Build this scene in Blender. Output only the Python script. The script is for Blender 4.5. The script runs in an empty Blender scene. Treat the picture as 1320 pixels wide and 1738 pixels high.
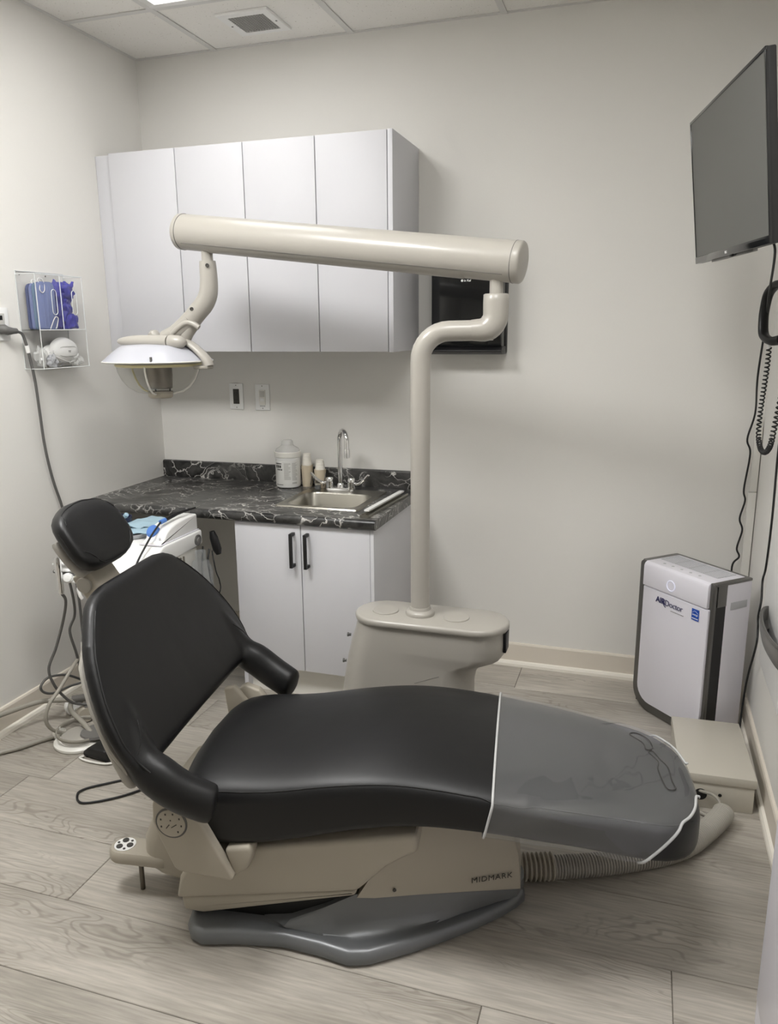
import bpy, bmesh, math, random
from math import sin, cos, pi, radians
from mathutils import Vector, Matrix, noise
from mathutils.bvhtree import BVHTree

random.seed(7)
sc = bpy.context.scene
COL = sc.collection

# ------------------------------------------------------------------ camera, world, exposure
cam_d = bpy.data.cameras.new('camera')
cam_d.sensor_fit = 'HORIZONTAL'
cam_d.sensor_width = 36.0
cam_d.lens = 1331.27 / 1320.0 * 36.0
cam_d.clip_start = 0.02
cam = bpy.data.objects.new('camera', cam_d)
COL.objects.link(cam)
YAW, PITCH, ROLL = 0.3131, -0.2303, -0.0085
fw = Vector((-sin(YAW) * cos(PITCH), cos(YAW) * cos(PITCH), sin(PITCH)))
rt = Vector((cos(YAW), sin(YAW), 0))
up = rt.cross(fw)
rt2 = rt * cos(ROLL) + up * sin(ROLL)
up2 = up * cos(ROLL) - rt * sin(ROLL)
cam.matrix_world = Matrix(((rt2.x, up2.x, -fw.x, 2.1975), (rt2.y, up2.y, -fw.y, -3.2587),
                           (rt2.z, up2.z, -fw.z, 1.463), (0, 0, 0, 1)))
sc.camera = cam

w = bpy.data.worlds.new('world')
sc.world = w
w.use_nodes = True
w.node_tree.nodes['Background'].inputs[0].default_value = (0.8, 0.8, 0.8, 1)
w.node_tree.nodes['Background'].inputs[1].default_value = 0.2

sc.view_settings.view_transform = 'Standard'
sc.view_settings.look = 'None'
sc.view_settings.gamma = 1
sc.view_settings.use_curve_mapping = False
sc.view_settings.exposure = 0.1
PANEL_COLOR = (1.0, 0.992, 0.978, 1)
# (column, row) in the ceiling grid -> brightness of that lit panel
LIGHTS = {(1, 1): 5.0, (1, 3): 42.0, (3, 3): 21.0}  # last panel is unseen, added as fill light

# ------------------------------------------------------------------ materials
def S(r, g, b):
    def f(c):
        c /= 255.0
        return c / 12.92 if c <= 0.04045 else ((c + 0.055) / 1.055) ** 2.4
    return (f(r), f(g), f(b), 1)

def new_mat(name):
    m = bpy.data.materials.new(name)
    m.use_nodes = True
    nt = m.node_tree
    return m, nt, nt.nodes['Principled BSDF']

def mat(name, col, rough=0.5, metal=0.0, spec=0.5, bump=0.0, bscale=200.0, var=0.0, vscale=6.0, coat=0.0, sheen=0.0):
    m, nt, p = new_mat(name)
    p.inputs['Base Color'].default_value = col
    p.inputs['Roughness'].default_value = rough
    p.inputs['Metallic'].default_value = metal
    p.inputs['Specular IOR Level'].default_value = spec
    p.inputs['Coat Weight'].default_value = coat
    tc = nt.nodes.new('ShaderNodeTexCoord')
    if bump:
        n = nt.nodes.new('ShaderNodeTexNoise'); n.inputs['Scale'].default_value = bscale
        n.inputs['Detail'].default_value = 3
        nt.links.new(tc.outputs['Object'], n.inputs['Vector'])
        b = nt.nodes.new('ShaderNodeBump'); b.inputs['Strength'].default_value = bump
        b.inputs['Distance'].default_value = 0.002
        nt.links.new(n.outputs['Fac'], b.inputs['Height'])
        nt.links.new(b.outputs['Normal'], p.inputs['Normal'])
    if var:
        n2 = nt.nodes.new('ShaderNodeTexNoise'); n2.inputs['Scale'].default_value = vscale
        n2.inputs['Detail'].default_value = 4
        nt.links.new(tc.outputs['Object'], n2.inputs['Vector'])
        mx = nt.nodes.new('ShaderNodeMix'); mx.data_type = 'RGBA'
        mx.inputs[6].default_value = [c * (1 - var) for c in col[:3]] + [1]
        mx.inputs[7].default_value = [min(1, c * (1 + var)) for c in col[:3]] + [1]
        nt.links.new(n2.outputs['Fac'], mx.inputs[0])
        nt.links.new(mx.outputs[2], p.inputs['Base Color'])
    return m

def emit_mat(name, col, strength):
    m, nt, p = new_mat(name)
    p.inputs['Base Color'].default_value = (0.8, 0.8, 0.8, 1)
    p.inputs['Emission Color'].default_value = col
    p.inputs['Emission Strength'].default_value = strength
    return m

def clear_mat(name, tint=(1, 1, 1, 1), haze=0.0, haze_col=(0.8, 0.8, 0.8, 1), rough=0.05, bump=0.0, bscale=10.0, f0=0.035):
    # thin clear sheet: straight-through transparency, fresnel gloss and a little milky haze
    m = bpy.data.materials.new(name); m.use_nodes = True
    nt = m.node_tree; nt.nodes.clear()
    out = nt.nodes.new('ShaderNodeOutputMaterial')
    tr = nt.nodes.new('ShaderNodeBsdfTransparent'); tr.inputs[0].default_value = tint
    df = nt.nodes.new('ShaderNodeBsdfDiffuse'); df.inputs[0].default_value = haze_col
    gl = nt.nodes.new('ShaderNodeBsdfGlossy'); gl.inputs['Roughness'].default_value = rough
    lw = nt.nodes.new('ShaderNodeLayerWeight')
    pw_ = nt.nodes.new('ShaderNodeMath'); pw_.operation = 'POWER'; pw_.inputs[1].default_value = 5.0
    nt.links.new(lw.outputs['Facing'], pw_.inputs[0])
    fr = nt.nodes.new('ShaderNodeMapRange'); fr.inputs[3].default_value = f0; fr.inputs[4].default_value = 0.6
    nt.links.new(pw_.outputs[0], fr.inputs[0])
    m1 = nt.nodes.new('ShaderNodeMixShader'); m1.inputs[0].default_value = haze
    m2 = nt.nodes.new('ShaderNodeMixShader')
    nt.links.new(tr.outputs[0], m1.inputs[1]); nt.links.new(df.outputs[0], m1.inputs[2])
    nt.links.new(fr.outputs[0], m2.inputs[0])
    nt.links.new(m1.outputs[0], m2.inputs[1]); nt.links.new(gl.outputs[0], m2.inputs[2])
    nt.links.new(m2.outputs[0], out.inputs[0])
    if bump:
        tc = nt.nodes.new('ShaderNodeTexCoord')
        n = nt.nodes.new('ShaderNodeTexNoise'); n.inputs['Scale'].default_value = bscale
        n.inputs['Detail'].default_value = 2; n.inputs['Distortion'].default_value = 0.8
        nt.links.new(tc.outputs['Object'], n.inputs['Vector'])
        b = nt.nodes.new('ShaderNodeBump'); b.inputs['Strength'].default_value = bump
        b.inputs['Distance'].default_value = 0.02
        nt.links.new(n.outputs['Fac'], b.inputs['Height'])
        nt.links.new(b.outputs['Normal'], gl.inputs['Normal']); nt.links.new(b.outputs['Normal'], lw.inputs['Normal'])
    return m

def wood_mat():
    m, nt, p = new_mat('plank_vinyl')
    L = nt.links.new
    N = nt.nodes.new
    tc = N('ShaderNodeTexCoord'); oi = N('ShaderNodeObjectInfo')
    mul = N('ShaderNodeVectorMath'); mul.operation = 'SCALE'; mul.inputs[0].default_value = (37.0, 11.0, 5.0)
    L(oi.outputs['Random'], mul.inputs['Scale'])
    add = N('ShaderNodeVectorMath'); add.operation = 'ADD'
    L(tc.outputs['Object'], add.inputs[0]); L(mul.outputs[0], add.inputs[1])
    # fine grain
    mp = N('ShaderNodeMapping'); mp.inputs['Scale'].default_value = (9.0, 130.0, 1.0)
    L(add.outputs[0], mp.inputs['Vector'])
    n1 = N('ShaderNodeTexNoise'); n1.inputs['Scale'].default_value = 1.0; n1.inputs['Detail'].default_value = 5
    L(mp.outputs[0], n1.inputs['Vector'])
    # cathedral rings: distance field stretched along the plank and warped
    mp2 = N('ShaderNodeMapping'); mp2.inputs['Scale'].default_value = (1.5, 6.5, 1.0)
    L(add.outputs[0], mp2.inputs['Vector'])
    n2 = N('ShaderNodeTexNoise'); n2.inputs['Scale'].default_value = 1.0; n2.inputs['Detail'].default_value = 3.0
    n2.inputs['Roughness'].default_value = 0.45; n2.inputs['Distortion'].default_value = 0.35
    L(mp2.outputs[0], n2.inputs['Vector'])
    m1 = N('ShaderNodeMath'); m1.operation = 'MULTIPLY'; m1.inputs[1].default_value = 210.0
    L(n2.outputs['Fac'], m1.inputs[0])
    s1 = N('ShaderNodeMath'); s1.operation = 'SINE'; L(m1.outputs[0], s1.inputs[0])
    r1 = N('ShaderNodeMapRange'); r1.inputs[1].default_value = 0.35; r1.inputs[2].default_value = 1.0
    L(s1.outputs[0], r1.inputs[0])
    # where rings show
    mp3 = N('ShaderNodeMapping'); mp3.inputs['Scale'].default_value = (1.6, 6.0, 1.0); mp3.inputs['Location'].default_value = (3, 7, 0)
    L(add.outputs[0], mp3.inputs['Vector'])
    n3 = N('ShaderNodeTexNoise'); n3.inputs['Scale'].default_value = 1.0; n3.inputs['Detail'].default_value = 2
    L(mp3.outputs[0], n3.inputs['Vector'])
    r3 = N('ShaderNodeMapRange'); r3.inputs[1].default_value = 0.50; r3.inputs[2].default_value = 0.64
    L(n3.outputs['Fac'], r3.inputs[0])
    ring = N('ShaderNodeMath'); ring.operation = 'MULTIPLY'
    L(r1.outputs[0], ring.inputs[0]); L(r3.outputs[0], ring.inputs[1])
    # large tone
    mp4 = N('ShaderNodeMapping'); mp4.inputs['Scale'].default_value = (1.6, 6.0, 1.0)
    L(add.outputs[0], mp4.inputs['Vector'])
    n4 = N('ShaderNodeTexNoise'); n4.inputs['Scale'].default_value = 1.3; n4.inputs['Detail'].default_value = 4
    L(mp4.outputs[0], n4.inputs['Vector'])
    cr = N('ShaderNodeValToRGB')
    cr.color_ramp.elements[0].position = 0.3; cr.color_ramp.elements[0].color = S(161, 155, 145)
    cr.color_ramp.elements[1].position = 0.7; cr.color_ramp.elements[1].color = S(189, 183, 173)
    L(n4.outputs['Fac'], cr.inputs[0])
    g = N('ShaderNodeMapRange'); g.inputs[1].default_value = 0.35; g.inputs[2].default_value = 0.68; g.inputs[3].default_value = 0.80; g.inputs[4].default_value = 1.06
    L(n1.outputs['Fac'], g.inputs[0])
    mA = N('ShaderNodeMix'); mA.data_type = 'RGBA'; mA.blend_type = 'MULTIPLY'; mA.inputs[0].default_value = 1.0
    L(cr.outputs[0], mA.inputs[6])
    gc = N('ShaderNodeCombineColor'); L(g.outputs[0], gc.inputs[0]); L(g.outputs[0], gc.inputs[1]); L(g.outputs[0], gc.inputs[2])
    L(gc.outputs[0], mA.inputs[7])
    mB = N('ShaderNodeMix'); mB.data_type = 'RGBA'
    mr = N('ShaderNodeMath'); mr.operation = 'MULTIPLY'; mr.inputs[1].default_value = 0.42
    L(ring.outputs[0], mr.inputs[0]); L(mr.outputs[0], mB.inputs[0])
    L(mA.outputs[2], mB.inputs[6]); mB.inputs[7].default_value = S(112, 104, 93)
    # plank to plank tone
    hv = N('ShaderNodeHueSaturation')
    vr = N('ShaderNodeMapRange'); vr.inputs[3].default_value = 0.90; vr.inputs[4].default_value = 1.08
    L(oi.outputs['Random'], vr.inputs[0]); L(vr.outputs[0], hv.inputs['Value'])
    L(mB.outputs[2], hv.inputs['Color'])
    L(hv.outputs[0], p.inputs['Base Color'])
    p.inputs['Roughness'].default_value = 0.42
    p.inputs['Specular IOR Level'].default_value = 0.4
    b = N('ShaderNodeBump'); b.inputs['Strength'].default_value = 0.12; b.inputs['Distance'].default_value = 0.002
    L(n1.outputs['Fac'], b.inputs['Height']); L(b.outputs[0], p.inputs['Normal'])
    return m

def marble_mat():
    m, nt, p = new_mat('black_marble_laminate')
    L = nt.links.new; N = nt.nodes.new
    tc = N('ShaderNodeTexCoord')
    n0 = N('ShaderNodeTexNoise'); n0.inputs['Scale'].default_value = 5; n0.inputs['Detail'].default_value = 5
    L(tc.outputs['Object'], n0.inputs['Vector'])
    mx = N('ShaderNodeVectorMath'); mx.operation = 'MULTIPLY_ADD'
    mx.inputs[1].default_value = (0.32, 0.32, 0.32)
    L(n0.outputs['Color'], mx.inputs[0]); L(tc.outputs['Object'], mx.inputs[2])
    rot = N('ShaderNodeMapping'); rot.inputs['Rotation'].default_value = (0.3, 0.2, 0.6); rot.inputs['Scale'].default_value = (0.7, 2.3, 1.6)
    L(mx.outputs[0], rot.inputs['Vector'])
    v = N('ShaderNodeTexVoronoi'); v.feature = 'DISTANCE_TO_EDGE'; v.inputs['Scale'].default_value = 10.0
    L(rot.outputs[0], v.inputs['Vector'])
    r = N('ShaderNodeMapRange'); r.inputs[1].default_value = 0.0; r.inputs[2].default_value = 0.044; r.inputs[3].default_value = 1; r.inputs[4].default_value = 0
    L(v.outputs['Distance'], r.inputs[0])
    n1 = N('ShaderNodeTexNoise'); n1.inputs['Scale'].default_value = 6.5; n1.inputs['Detail'].default_value = 3
    L(tc.outputs['Object'], n1.inputs['Vector'])
    r2 = N('ShaderNodeMapRange'); r2.inputs[1].default_value = 0.38; r2.inputs[2].default_value = 0.56
    L(n1.outputs['Fac'], r2.inputs[0])
    mm = N('ShaderNodeMath'); mm.operation = 'MULTIPLY'; L(r.outputs[0], mm.inputs[0]); L(r2.outputs[0], mm.inputs[1])
    n2 = N('ShaderNodeTexNoise'); n2.inputs['Scale'].default_value = 11; n2.inputs['Detail'].default_value = 6
    L(rot.outputs[0], n2.inputs['Vector'])
    cr = N('ShaderNodeValToRGB')
    cr.color_ramp.elements[0].position = 0.36; cr.color_ramp.elements[0].color = S(24, 24, 24)
    cr.color_ramp.elements[1].position = 0.72; cr.color_ramp.elements[1].color = S(82, 81, 79)
    L(n2.outputs['Fac'], cr.inputs[0])
    mc = N('ShaderNodeMix'); mc.data_type = 'RGBA'
    L(mm.outputs[0], mc.inputs[0]); L(cr.outputs[0], mc.inputs[6]); mc.inputs[7].default_value = S(205, 203, 198)
    L(mc.outputs[2], p.inputs['Base Color'])
    p.inputs['Roughness'].default_value = 0.28
    return m

def tile_mat():
    m, nt, p = new_mat('acoustic_tile')
    L = nt.links.new; N = nt.nodes.new
    tc = N('ShaderNodeTexCoord')
    n = N('ShaderNodeTexNoise'); n.inputs['Scale'].default_value = 120; n.inputs['Detail'].default_value = 3
    L(tc.outputs['Object'], n.inputs['Vector'])
    v = N('ShaderNodeTexVoronoi'); v.inputs['Scale'].default_value = 90
    L(tc.outputs['Object'], v.inputs['Vector'])
    r = N('ShaderNodeMapRange'); r.inputs[1].default_value = 0.10; r.inputs[2].default_value = 0.22; r.inputs[3].default_value = 1; r.inputs[4].default_value = 0
    L(v.outputs['Distance'], r.inputs[0])
    n2 = N('ShaderNodeTexNoise'); n2.inputs['Scale'].default_value = 45
    L(tc.outputs['Object'], n2.inputs['Vector'])
    r2 = N('ShaderNodeMapRange'); r2.inputs[1].default_value = 0.5; r2.inputs[2].default_value = 0.6
    L(n2.outputs['Fac'], r2.inputs[0])
    mm = N('ShaderNodeMath'); mm.operation = 'MULTIPLY'; L(r.outputs[0], mm.inputs[0]); L(r2.outputs[0], mm.inputs[1])
    mc = N('ShaderNodeMix'); mc.data_type = 'RGBA'
    L(mm.outputs[0], mc.inputs[0]); mc.inputs[6].default_value = S(238, 236, 231); mc.inputs[7].default_value = S(184, 179, 171)
    L(mc.outputs[2], p.inputs['Base Color'])
    b = N('ShaderNodeBump'); b.inputs['Strength'].default_value = 0.5; b.inputs['Distance'].default_value = 0.003
    L(n.outputs['Fac'], b.inputs['Height']); L(b.outputs[0], p.inputs['Normal'])
    p.inputs['Roughness'].default_value = 0.95
    p.inputs['Specular IOR Level'].default_value = 0.1
    return m

M = dict(
    wall=mat('wall_paint', S(226, 224, 219), 0.75, spec=0.25, bump=0.12, bscale=160, var=0.012, vscale=2.5),
    base=mat('baseboard_vinyl', S(218, 210, 197), 0.5, var=0.01),
    shoe=mat('shoe_moulding', S(236, 231, 220), 0.45, var=0.01),
    plank=wood_mat(),
    gap=mat('floor_gap', S(78, 72, 64), 0.9, var=0.05),
    tile=tile_mat(),
    tbar=mat('grid_metal', S(214, 213, 210), 0.45, var=0.01),
    cab=mat('white_laminate', S(207, 207, 211), 0.5, bump=0.03, bscale=300, var=0.004),
    cabedge=mat('grey_gap', S(120, 119, 118), 0.6, var=0.02),
    marble=marble_mat(),
    steel=mat('brushed_steel', S(160, 157, 148), 0.28, metal=1.0, bump=0.05, bscale=300, var=0.03),
    chrome=mat('chrome', S(225, 225, 225), 0.07, metal=1.0, var=0.01),
    black=mat('black_metal', S(20, 20, 21), 0.4, var=0.05),
    blackgloss=mat('black_gloss_plastic', S(21, 22, 23), 0.10, var=0.03),
    beige=mat('beige_plastic', S(169, 165, 157), 0.33, var=0.01, coat=0.15),
    beige2=mat('beige_plastic_dull', S(168, 161, 147), 0.45, var=0.015),
    vinyl=mat('black_vinyl', S(18, 18, 19), 0.42, spec=0.38, bump=0.35, bscale=11, var=0.05, vscale=5),
    vinylseam=mat('black_seam', S(12, 12, 12), 0.6, var=0.05),
    grey=mat('grey_satin_paint', S(112, 114, 116), 0.33, metal=0.3, bump=0.04, bscale=700, var=0.03),
    clearcover=clear_mat('clear_vinyl_cover', (0.95, 0.95, 0.95, 1), 0.105, (0.70, 0.71, 0.72, 1), 0.05, f0=0.05),
    covertrim=mat('clear_cover_piping', S(190, 191, 190), 0.25, var=0.03),
    acryl=clear_mat('clear_acrylic', (0.996, 0.997, 0.997, 1), 0.006, (0.9, 0.9, 0.9, 1), 0.02),
    acryledge=mat('acrylic_edge', S(222, 225, 224), 0.15, var=0.02),
    glass=clear_mat('lamp_shield', (0.955, 0.955, 0.94, 1), 0.05, (0.9, 0.89, 0.82, 1), 0.04),
    lampwhite=mat('lamp_white', S(180, 181, 188), 0.25, var=0.005),
    lampmetal=mat('lamp_metal', S(112, 106, 97), 0.38, metal=0.7, var=0.03),
    amber=mat('yellowed_rim', S(214, 205, 160), 0.35, var=0.05),
    hose=mat('grey_hose', S(150, 146, 136), 0.5, var=0.03),
    hosed=mat('dark_grey_cord', S(92, 91, 89), 0.5, var=0.03),
    blackcord=mat('black_cord', S(22, 22, 23), 0.5, var=0.03),
    white=mat('white_plastic', S(236, 236, 234), 0.3, var=0.006),
    whitewarm=mat('warm_white_plastic', S(228, 226, 219), 0.35, var=0.01),
    silver=mat('silver_frame', S(120, 119, 117), 0.33, metal=0.85, var=0.02),
    lilac=mat('purifier_white', S(230, 228, 236), 0.3, var=0.004),
    greytxt=mat('grey_print', S(120, 119, 116), 0.6, var=0.03),
    darktxt=mat('dark_print', S(60, 58, 54), 0.6, var=0.03),
    navytxt=mat('navy_print', S(52, 52, 96), 0.5, var=0.03),
    bluelab=mat('blue_label', S(24, 78, 176), 0.4, var=0.04),
    lightblue=mat('pale_blue_paper', S(166, 194, 208), 0.7, var=0.08, vscale=40),
    midblue=mat('blue_plastic', S(84, 130, 206), 0.35, var=0.04),
    navy=mat('navy_plastic', S(28, 32, 62), 0.4, var=0.05),
    mask1=mat('blue_mask_fabric', S(112, 124, 168), 0.8, bump=0.2, bscale=400, var=0.06, vscale=30),
    mask2=mat('navy_mask_fabric', S(62, 74, 118), 0.8, bump=0.2, bscale=400, var=0.06, vscale=30),
    mask3=mat('teal_mask_fabric', S(88, 116, 142), 0.8, bump=0.2, bscale=400, var=0.06, vscale=30),
    glove=mat('indigo_nitrile', S(48, 46, 150), 0.45, bump=0.35, bscale=90, var=0.25, vscale=40),
    resp=mat('white_respirator', S(232, 231, 228), 0.85, bump=0.2, bscale=300, var=0.02),
    kraft=mat('kraft_paper', S(204, 191, 168), 0.75, bump=0.1, bscale=200, var=0.03),
    paper=mat('white_paper', S(226, 222, 212), 0.7, var=0.01),
    screen=None, label=mat('canister_label', S(226, 226, 222), 0.4, var=0.01),
    labelgrey=mat('label_grey', S(190, 189, 184), 0.5, var=0.06, vscale=180),
    translid=clear_mat('translucent_lid', (0.93, 0.93, 0.92, 1), 0.45, (0.86, 0.86, 0.84, 1), 0.2),
    handlegrey=mat('grey_recess', S(186, 187, 190), 0.5, var=0.02),
    scoop=mat('grey_plastic', S(112, 110, 107), 0.4, var=0.03),
    ring_led=emit_mat('led_ring', S(196, 200, 255), 0.30), ventgrey=mat('grille_grey', S(172, 171, 168), 0.5, var=0.02), boxmetal=mat('box_enamel', S(192, 187, 175), 0.4, var=0.01),
    kneewall=mat('wall_paint_taupe', S(196, 190, 178), 0.8, var=0.01),
    bottle=clear_mat('clear_bottle', (0.9, 0.92, 0.93, 1), 0.12, (0.8, 0.82, 0.83, 1), 0.05),
    teal=mat('teal_plastic', S(70, 140, 150), 0.4, var=0.05),
)
def screen_mat():
    m, nt, p = new_mat('tv_screen_glass')
    p.inputs['Base Color'].default_value = S(86, 86, 83)  # dark screen lightened to grey for the bright wall it reflects
    p.inputs['Roughness'].default_value = 0.42
    p.inputs['IOR'].default_value = 1.7
    return m
M['screen'] = screen_mat()

# ------------------------------------------------------------------ mesh helpers
def spline(pts, n=8, closed=False):
    pts = [Vector(p) for p in pts]
    if len(pts) < 3:
        return pts
    out = []
    N = len(pts)
    rng = range(N if closed else N - 1)
    for i in rng:
        if closed:
            p0, p1, p2, p3 = pts[(i - 1) % N], pts[i], pts[(i + 1) % N], pts[(i + 2) % N]
        else:
            p1, p2 = pts[i], pts[i + 1]
            p0 = pts[i - 1] if i > 0 else p1 * 2 - p2
            p3 = pts[i + 2] if i + 2 < N else p2 * 2 - p1
        for k in range(n):
            t = k / n
            out.append(0.5 * ((2 * p1) + (p2 - p0) * t + (2 * p0 - 5 * p1 + 4 * p2 - p3) * t * t + (3 * p1 - p0 - 3 * p2 + p3) * t ** 3))
    if not closed:
        out.append(pts[-1])
    return out

class MB:
    def __init__(self):
        self.v = []; self.f = []
    def add(self, vs, fs):
        o = len(self.v)
        self.v += [Vector(v) for v in vs]
        self.f += [tuple(i + o for i in f) for f in fs]
        return self
    def box(self, x0, x1, y0, y1, z0, z1, r=0.0, seg=2, Mx=None):
        if r <= 0:
            vs = [(x0, y0, z0), (x1, y0, z0), (x1, y1, z0), (x0, y1, z0), (x0, y0, z1), (x1, y0, z1), (x1, y1, z1), (x0, y1, z1)]
            fs = [(0, 3, 2, 1), (4, 5, 6, 7), (0, 1, 5, 4), (1, 2, 6, 5), (2, 3, 7, 6), (3, 0, 4, 7)]
        else:
            bm = bmesh.new()
            bmesh.ops.create_cube(bm, size=1)
            for v in bm.verts:
                v.co = Vector(((x0 + x1) / 2 + v.co.x * (x1 - x0), (y0 + y1) / 2 + v.co.y * (y1 - y0), (z0 + z1) / 2 + v.co.z * (z1 - z0)))
            bmesh.ops.bevel(bm, geom=bm.edges[:], offset=r, segments=seg, profile=0.5, affect='EDGES')
            bm.verts.index_update()
            vs = [v.co.copy() for v in bm.verts]; fs = [[v.index for v in f.verts] for f in bm.faces]
            bm.free()
        if Mx is not None:
            vs = [Mx @ Vector(v) for v in vs]
        return self.add(vs, fs)
    def tube(self, pts, r, n=10, closed=False, caps=True, ellipse=None, upv=None):
        pts = [Vector(p) for p in pts]
        N = len(pts)
        R = r if isinstance(r, (list, tuple)) else [r] * N
        if len(R) != N:
            R = [R[min(len(R) - 1, int(i * (len(R) - 1) / (N - 1)))] + 0 for i in range(N)]
        T = []
        for i in range(N):
            if closed:
                t = pts[(i + 1) % N] - pts[(i - 1) % N]
            else:
                t = pts[min(i + 1, N - 1)] - pts[max(i - 1, 0)]
            T.append(t.normalized() if t.length > 1e-9 else Vector((0, 0, 1)))
        ref = Vector(upv) if upv else (Vector((0, 0, 1)) if abs(T[0].z) < 0.9 else Vector((1, 0, 0)))
        nrm = (ref - T[0] * ref.dot(T[0])).normalized()
        vs = []
        for i in range(N):
            if upv:
                nrm = (Vector(upv) - T[i] * Vector(upv).dot(T[i])).normalized()
            else:
                nrm = (nrm - T[i] * nrm.dot(T[i])).normalized()
            b = T[i].cross(nrm)
            ea, eb = ellipse[i] if ellipse else (R[i], R[i])
            for k in range(n):
                a = 2 * pi * k / n
                vs.append(pts[i] + nrm * cos(a) * ea + b * sin(a) * eb)
        fs = []
        for i in range(N if closed else N - 1):
            j = (i + 1) % N
            for k in range(n):
                l = (k + 1) % n
                fs.append((i * n + k, i * n + l, j * n + l, j * n + k))
        if caps and not closed:
            fs.append(tuple(reversed(range(n)))); fs.append(tuple((N - 1) * n + k for k in range(n)))
        return self.add(vs, fs)
    def lathe(self, prof, c=(0, 0, 0), n=32, axis=None, caps=True):
        vs = []; c = Vector(c)
        q = Vector((0, 0, 1)).rotation_difference(Vector(axis)).to_matrix() if axis else Matrix.Identity(3)
        for r, z in prof:
            for k in range(n):
                a = 2 * pi * k / n
                vs.append(c + q @ Vector((r * cos(a), r * sin(a), z)))
        fs = []
        for i in range(len(prof) - 1):
            for k in range(n):
                l = (k + 1) % n
                fs.append((i * n + k, i * n + l, (i + 1) * n + l, (i + 1) * n + k))
        if caps:
            if prof[0][0] > 1e-5: fs.append(tuple(reversed(range(n))))
            if prof[-1][0] > 1e-5: fs.append(tuple((len(prof) - 1) * n + k for k in range(n)))
        return self.add(vs, fs)
    def loft(self, rings, cap=True):
        n = len(rings[0]); vs = [p for r in rings for p in r]; fs = []
        for i in range(len(rings) - 1):
            for k in range(n):
                l = (k + 1) % n
                fs.append((i * n + k, i * n + l, (i + 1) * n + l, (i + 1) * n + k))
        if cap:
            fs.append(tuple(reversed(range(n)))); fs.append(tuple((len(rings) - 1) * n + k for k in range(n)))
        return self.add(vs, fs)
    def prism(self, poly, a, b, plane='xy', r=0.0, seg=2, Mx=None):
        # polygon extruded along the missing axis from a to b, optional bevel of all edges
        def P(u, v, w):
            return {'xy': (u, v, w), 'xz': (u, w, v), 'yz': (w, u, v)}[plane]
        n = len(poly)
        bm = bmesh.new()
        A = [bm.verts.new(P(u, v, a)) for u, v in poly]; B = [bm.verts.new(P(u, v, b)) for u, v in poly]
        bm.faces.new(A); bm.faces.new(list(reversed(B)))
        for k in range(n):
            l = (k + 1) % n
            bm.faces.new((A[l], A[k], B[k], B[l]))
        bmesh.ops.recalc_face_normals(bm, faces=bm.faces[:])
        if r > 0:
            es = [e for e in bm.edges if e.calc_face_angle(0) > 0.5]
            bmesh.ops.bevel(bm, geom=es, offset=r, segments=seg, profile=0.5, affect='EDGES')
        bm.verts.index_update()
        vs = [v.co.copy() for v in bm.verts]; fs = [[v.index for v in f.verts] for f in bm.faces]
        bm.free()
        if Mx is not None: vs = [Mx @ v for v in vs]
        return self.add(vs, fs)
    def xf(self, Mx):
        self.v = [Mx @ v for v in self.v]
        return self
    def mesh(self, name, m, off=None, smooth=35):
        me = bpy.data.meshes.new(name)
        vs = self.v if off is None else [v - off for v in self.v]
        me.from_pydata([tuple(v) for v in vs], [], self.f)
        bm = bmesh.new(); bm.from_mesh(me)
        bmesh.ops.recalc_face_normals(bm, faces=bm.faces[:]); bm.to_mesh(me); bm.free()
        if m is not None: me.materials.append(m)
        if smooth:
            me.polygons.foreach_set('use_smooth', [True] * len(me.polygons))
            me.set_sharp_from_angle(angle=radians(smooth))
        me.update()
        return me

def link(name, me, parent=None):
    o = bpy.data.objects.new(name, me)
    COL.objects.link(o)
    if parent is not None: o.parent = parent
    return o

def tag(o, label=None, cat=None, group=None, kind=None):
    if label: o['label'] = label
    if cat: o['category'] = cat
    if group: o['group'] = group
    if kind: o['kind'] = kind
    return o

def thing(name, label, cat, loc=(0, 0, 0), rz=0.0, group=None, mx=None):
    o = bpy.data.objects.new(name, None)
    COL.objects.link(o)
    o.empty_display_size = 0.05
    if mx is not None:
        o.matrix_world = mx
    else:
        o.location = loc; o.rotation_euler = (0, 0, rz)
    o['_w'] = 0
    del o['_w']
    return tag(o, label, cat, group)

OFF = {}
def part(name, mb, m, parent, smooth=35, label=None, world=True):
    # geometry written in room coordinates is moved into its thing's frame (things of this kind are not rotated)
    root = parent
    while root.parent is not None: root = root.parent
    off = Vector(root.location) if world else None
    o = link(name, mb.mesh(name, m, off, smooth), parent)
    if label: o['label'] = label
    return o

def lpart(name, mb, m, parent, smooth=35, label=None):
    return part(name, mb, m, parent, smooth, label, world=False)

def struct(name, mb, m, smooth=35, parent=None):
    o = link(name, mb.mesh(name, m, None, smooth), parent)
    if parent is None: o['kind'] = 'structure'
    return o

def text_mb(s, size, depth=0.0006, bold=0.0, shear=0.0, space=1.0):
    cu = bpy.data.curves.new('lettering', 'FONT')
    cu.body = s; cu.size = size; cu.extrude = depth; cu.offset = bold; cu.shear = shear
    cu.space_character = space
    cu.align_x = 'LEFT'; cu.resolution_u = 3
    o = bpy.data.objects.new('lettering', cu); COL.objects.link(o)
    bpy.context.view_layer.update()
    me = bpy.data.meshes.new_from_object(o.evaluated_get(bpy.context.evaluated_depsgraph_get()))
    mb = MB(); mb.add([v.co.copy() for v in me.vertices], [tuple(p.vertices) for p in me.polygons])
    bpy.data.objects.remove(o); bpy.data.curves.remove(cu); bpy.data.meshes.remove(me)
    return mb

def frame(o, x, y, z=None):
    x = Vector(x).normalized(); y = Vector(y); y = (y - x * y.dot(x)).normalized()
    z = x.cross(y)
    return Matrix(((x.x, y.x, z.x, o[0]), (x.y, y.y, z.y, o[1]), (x.z, y.z, z.z, o[2]), (0, 0, 0, 1)))

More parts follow.
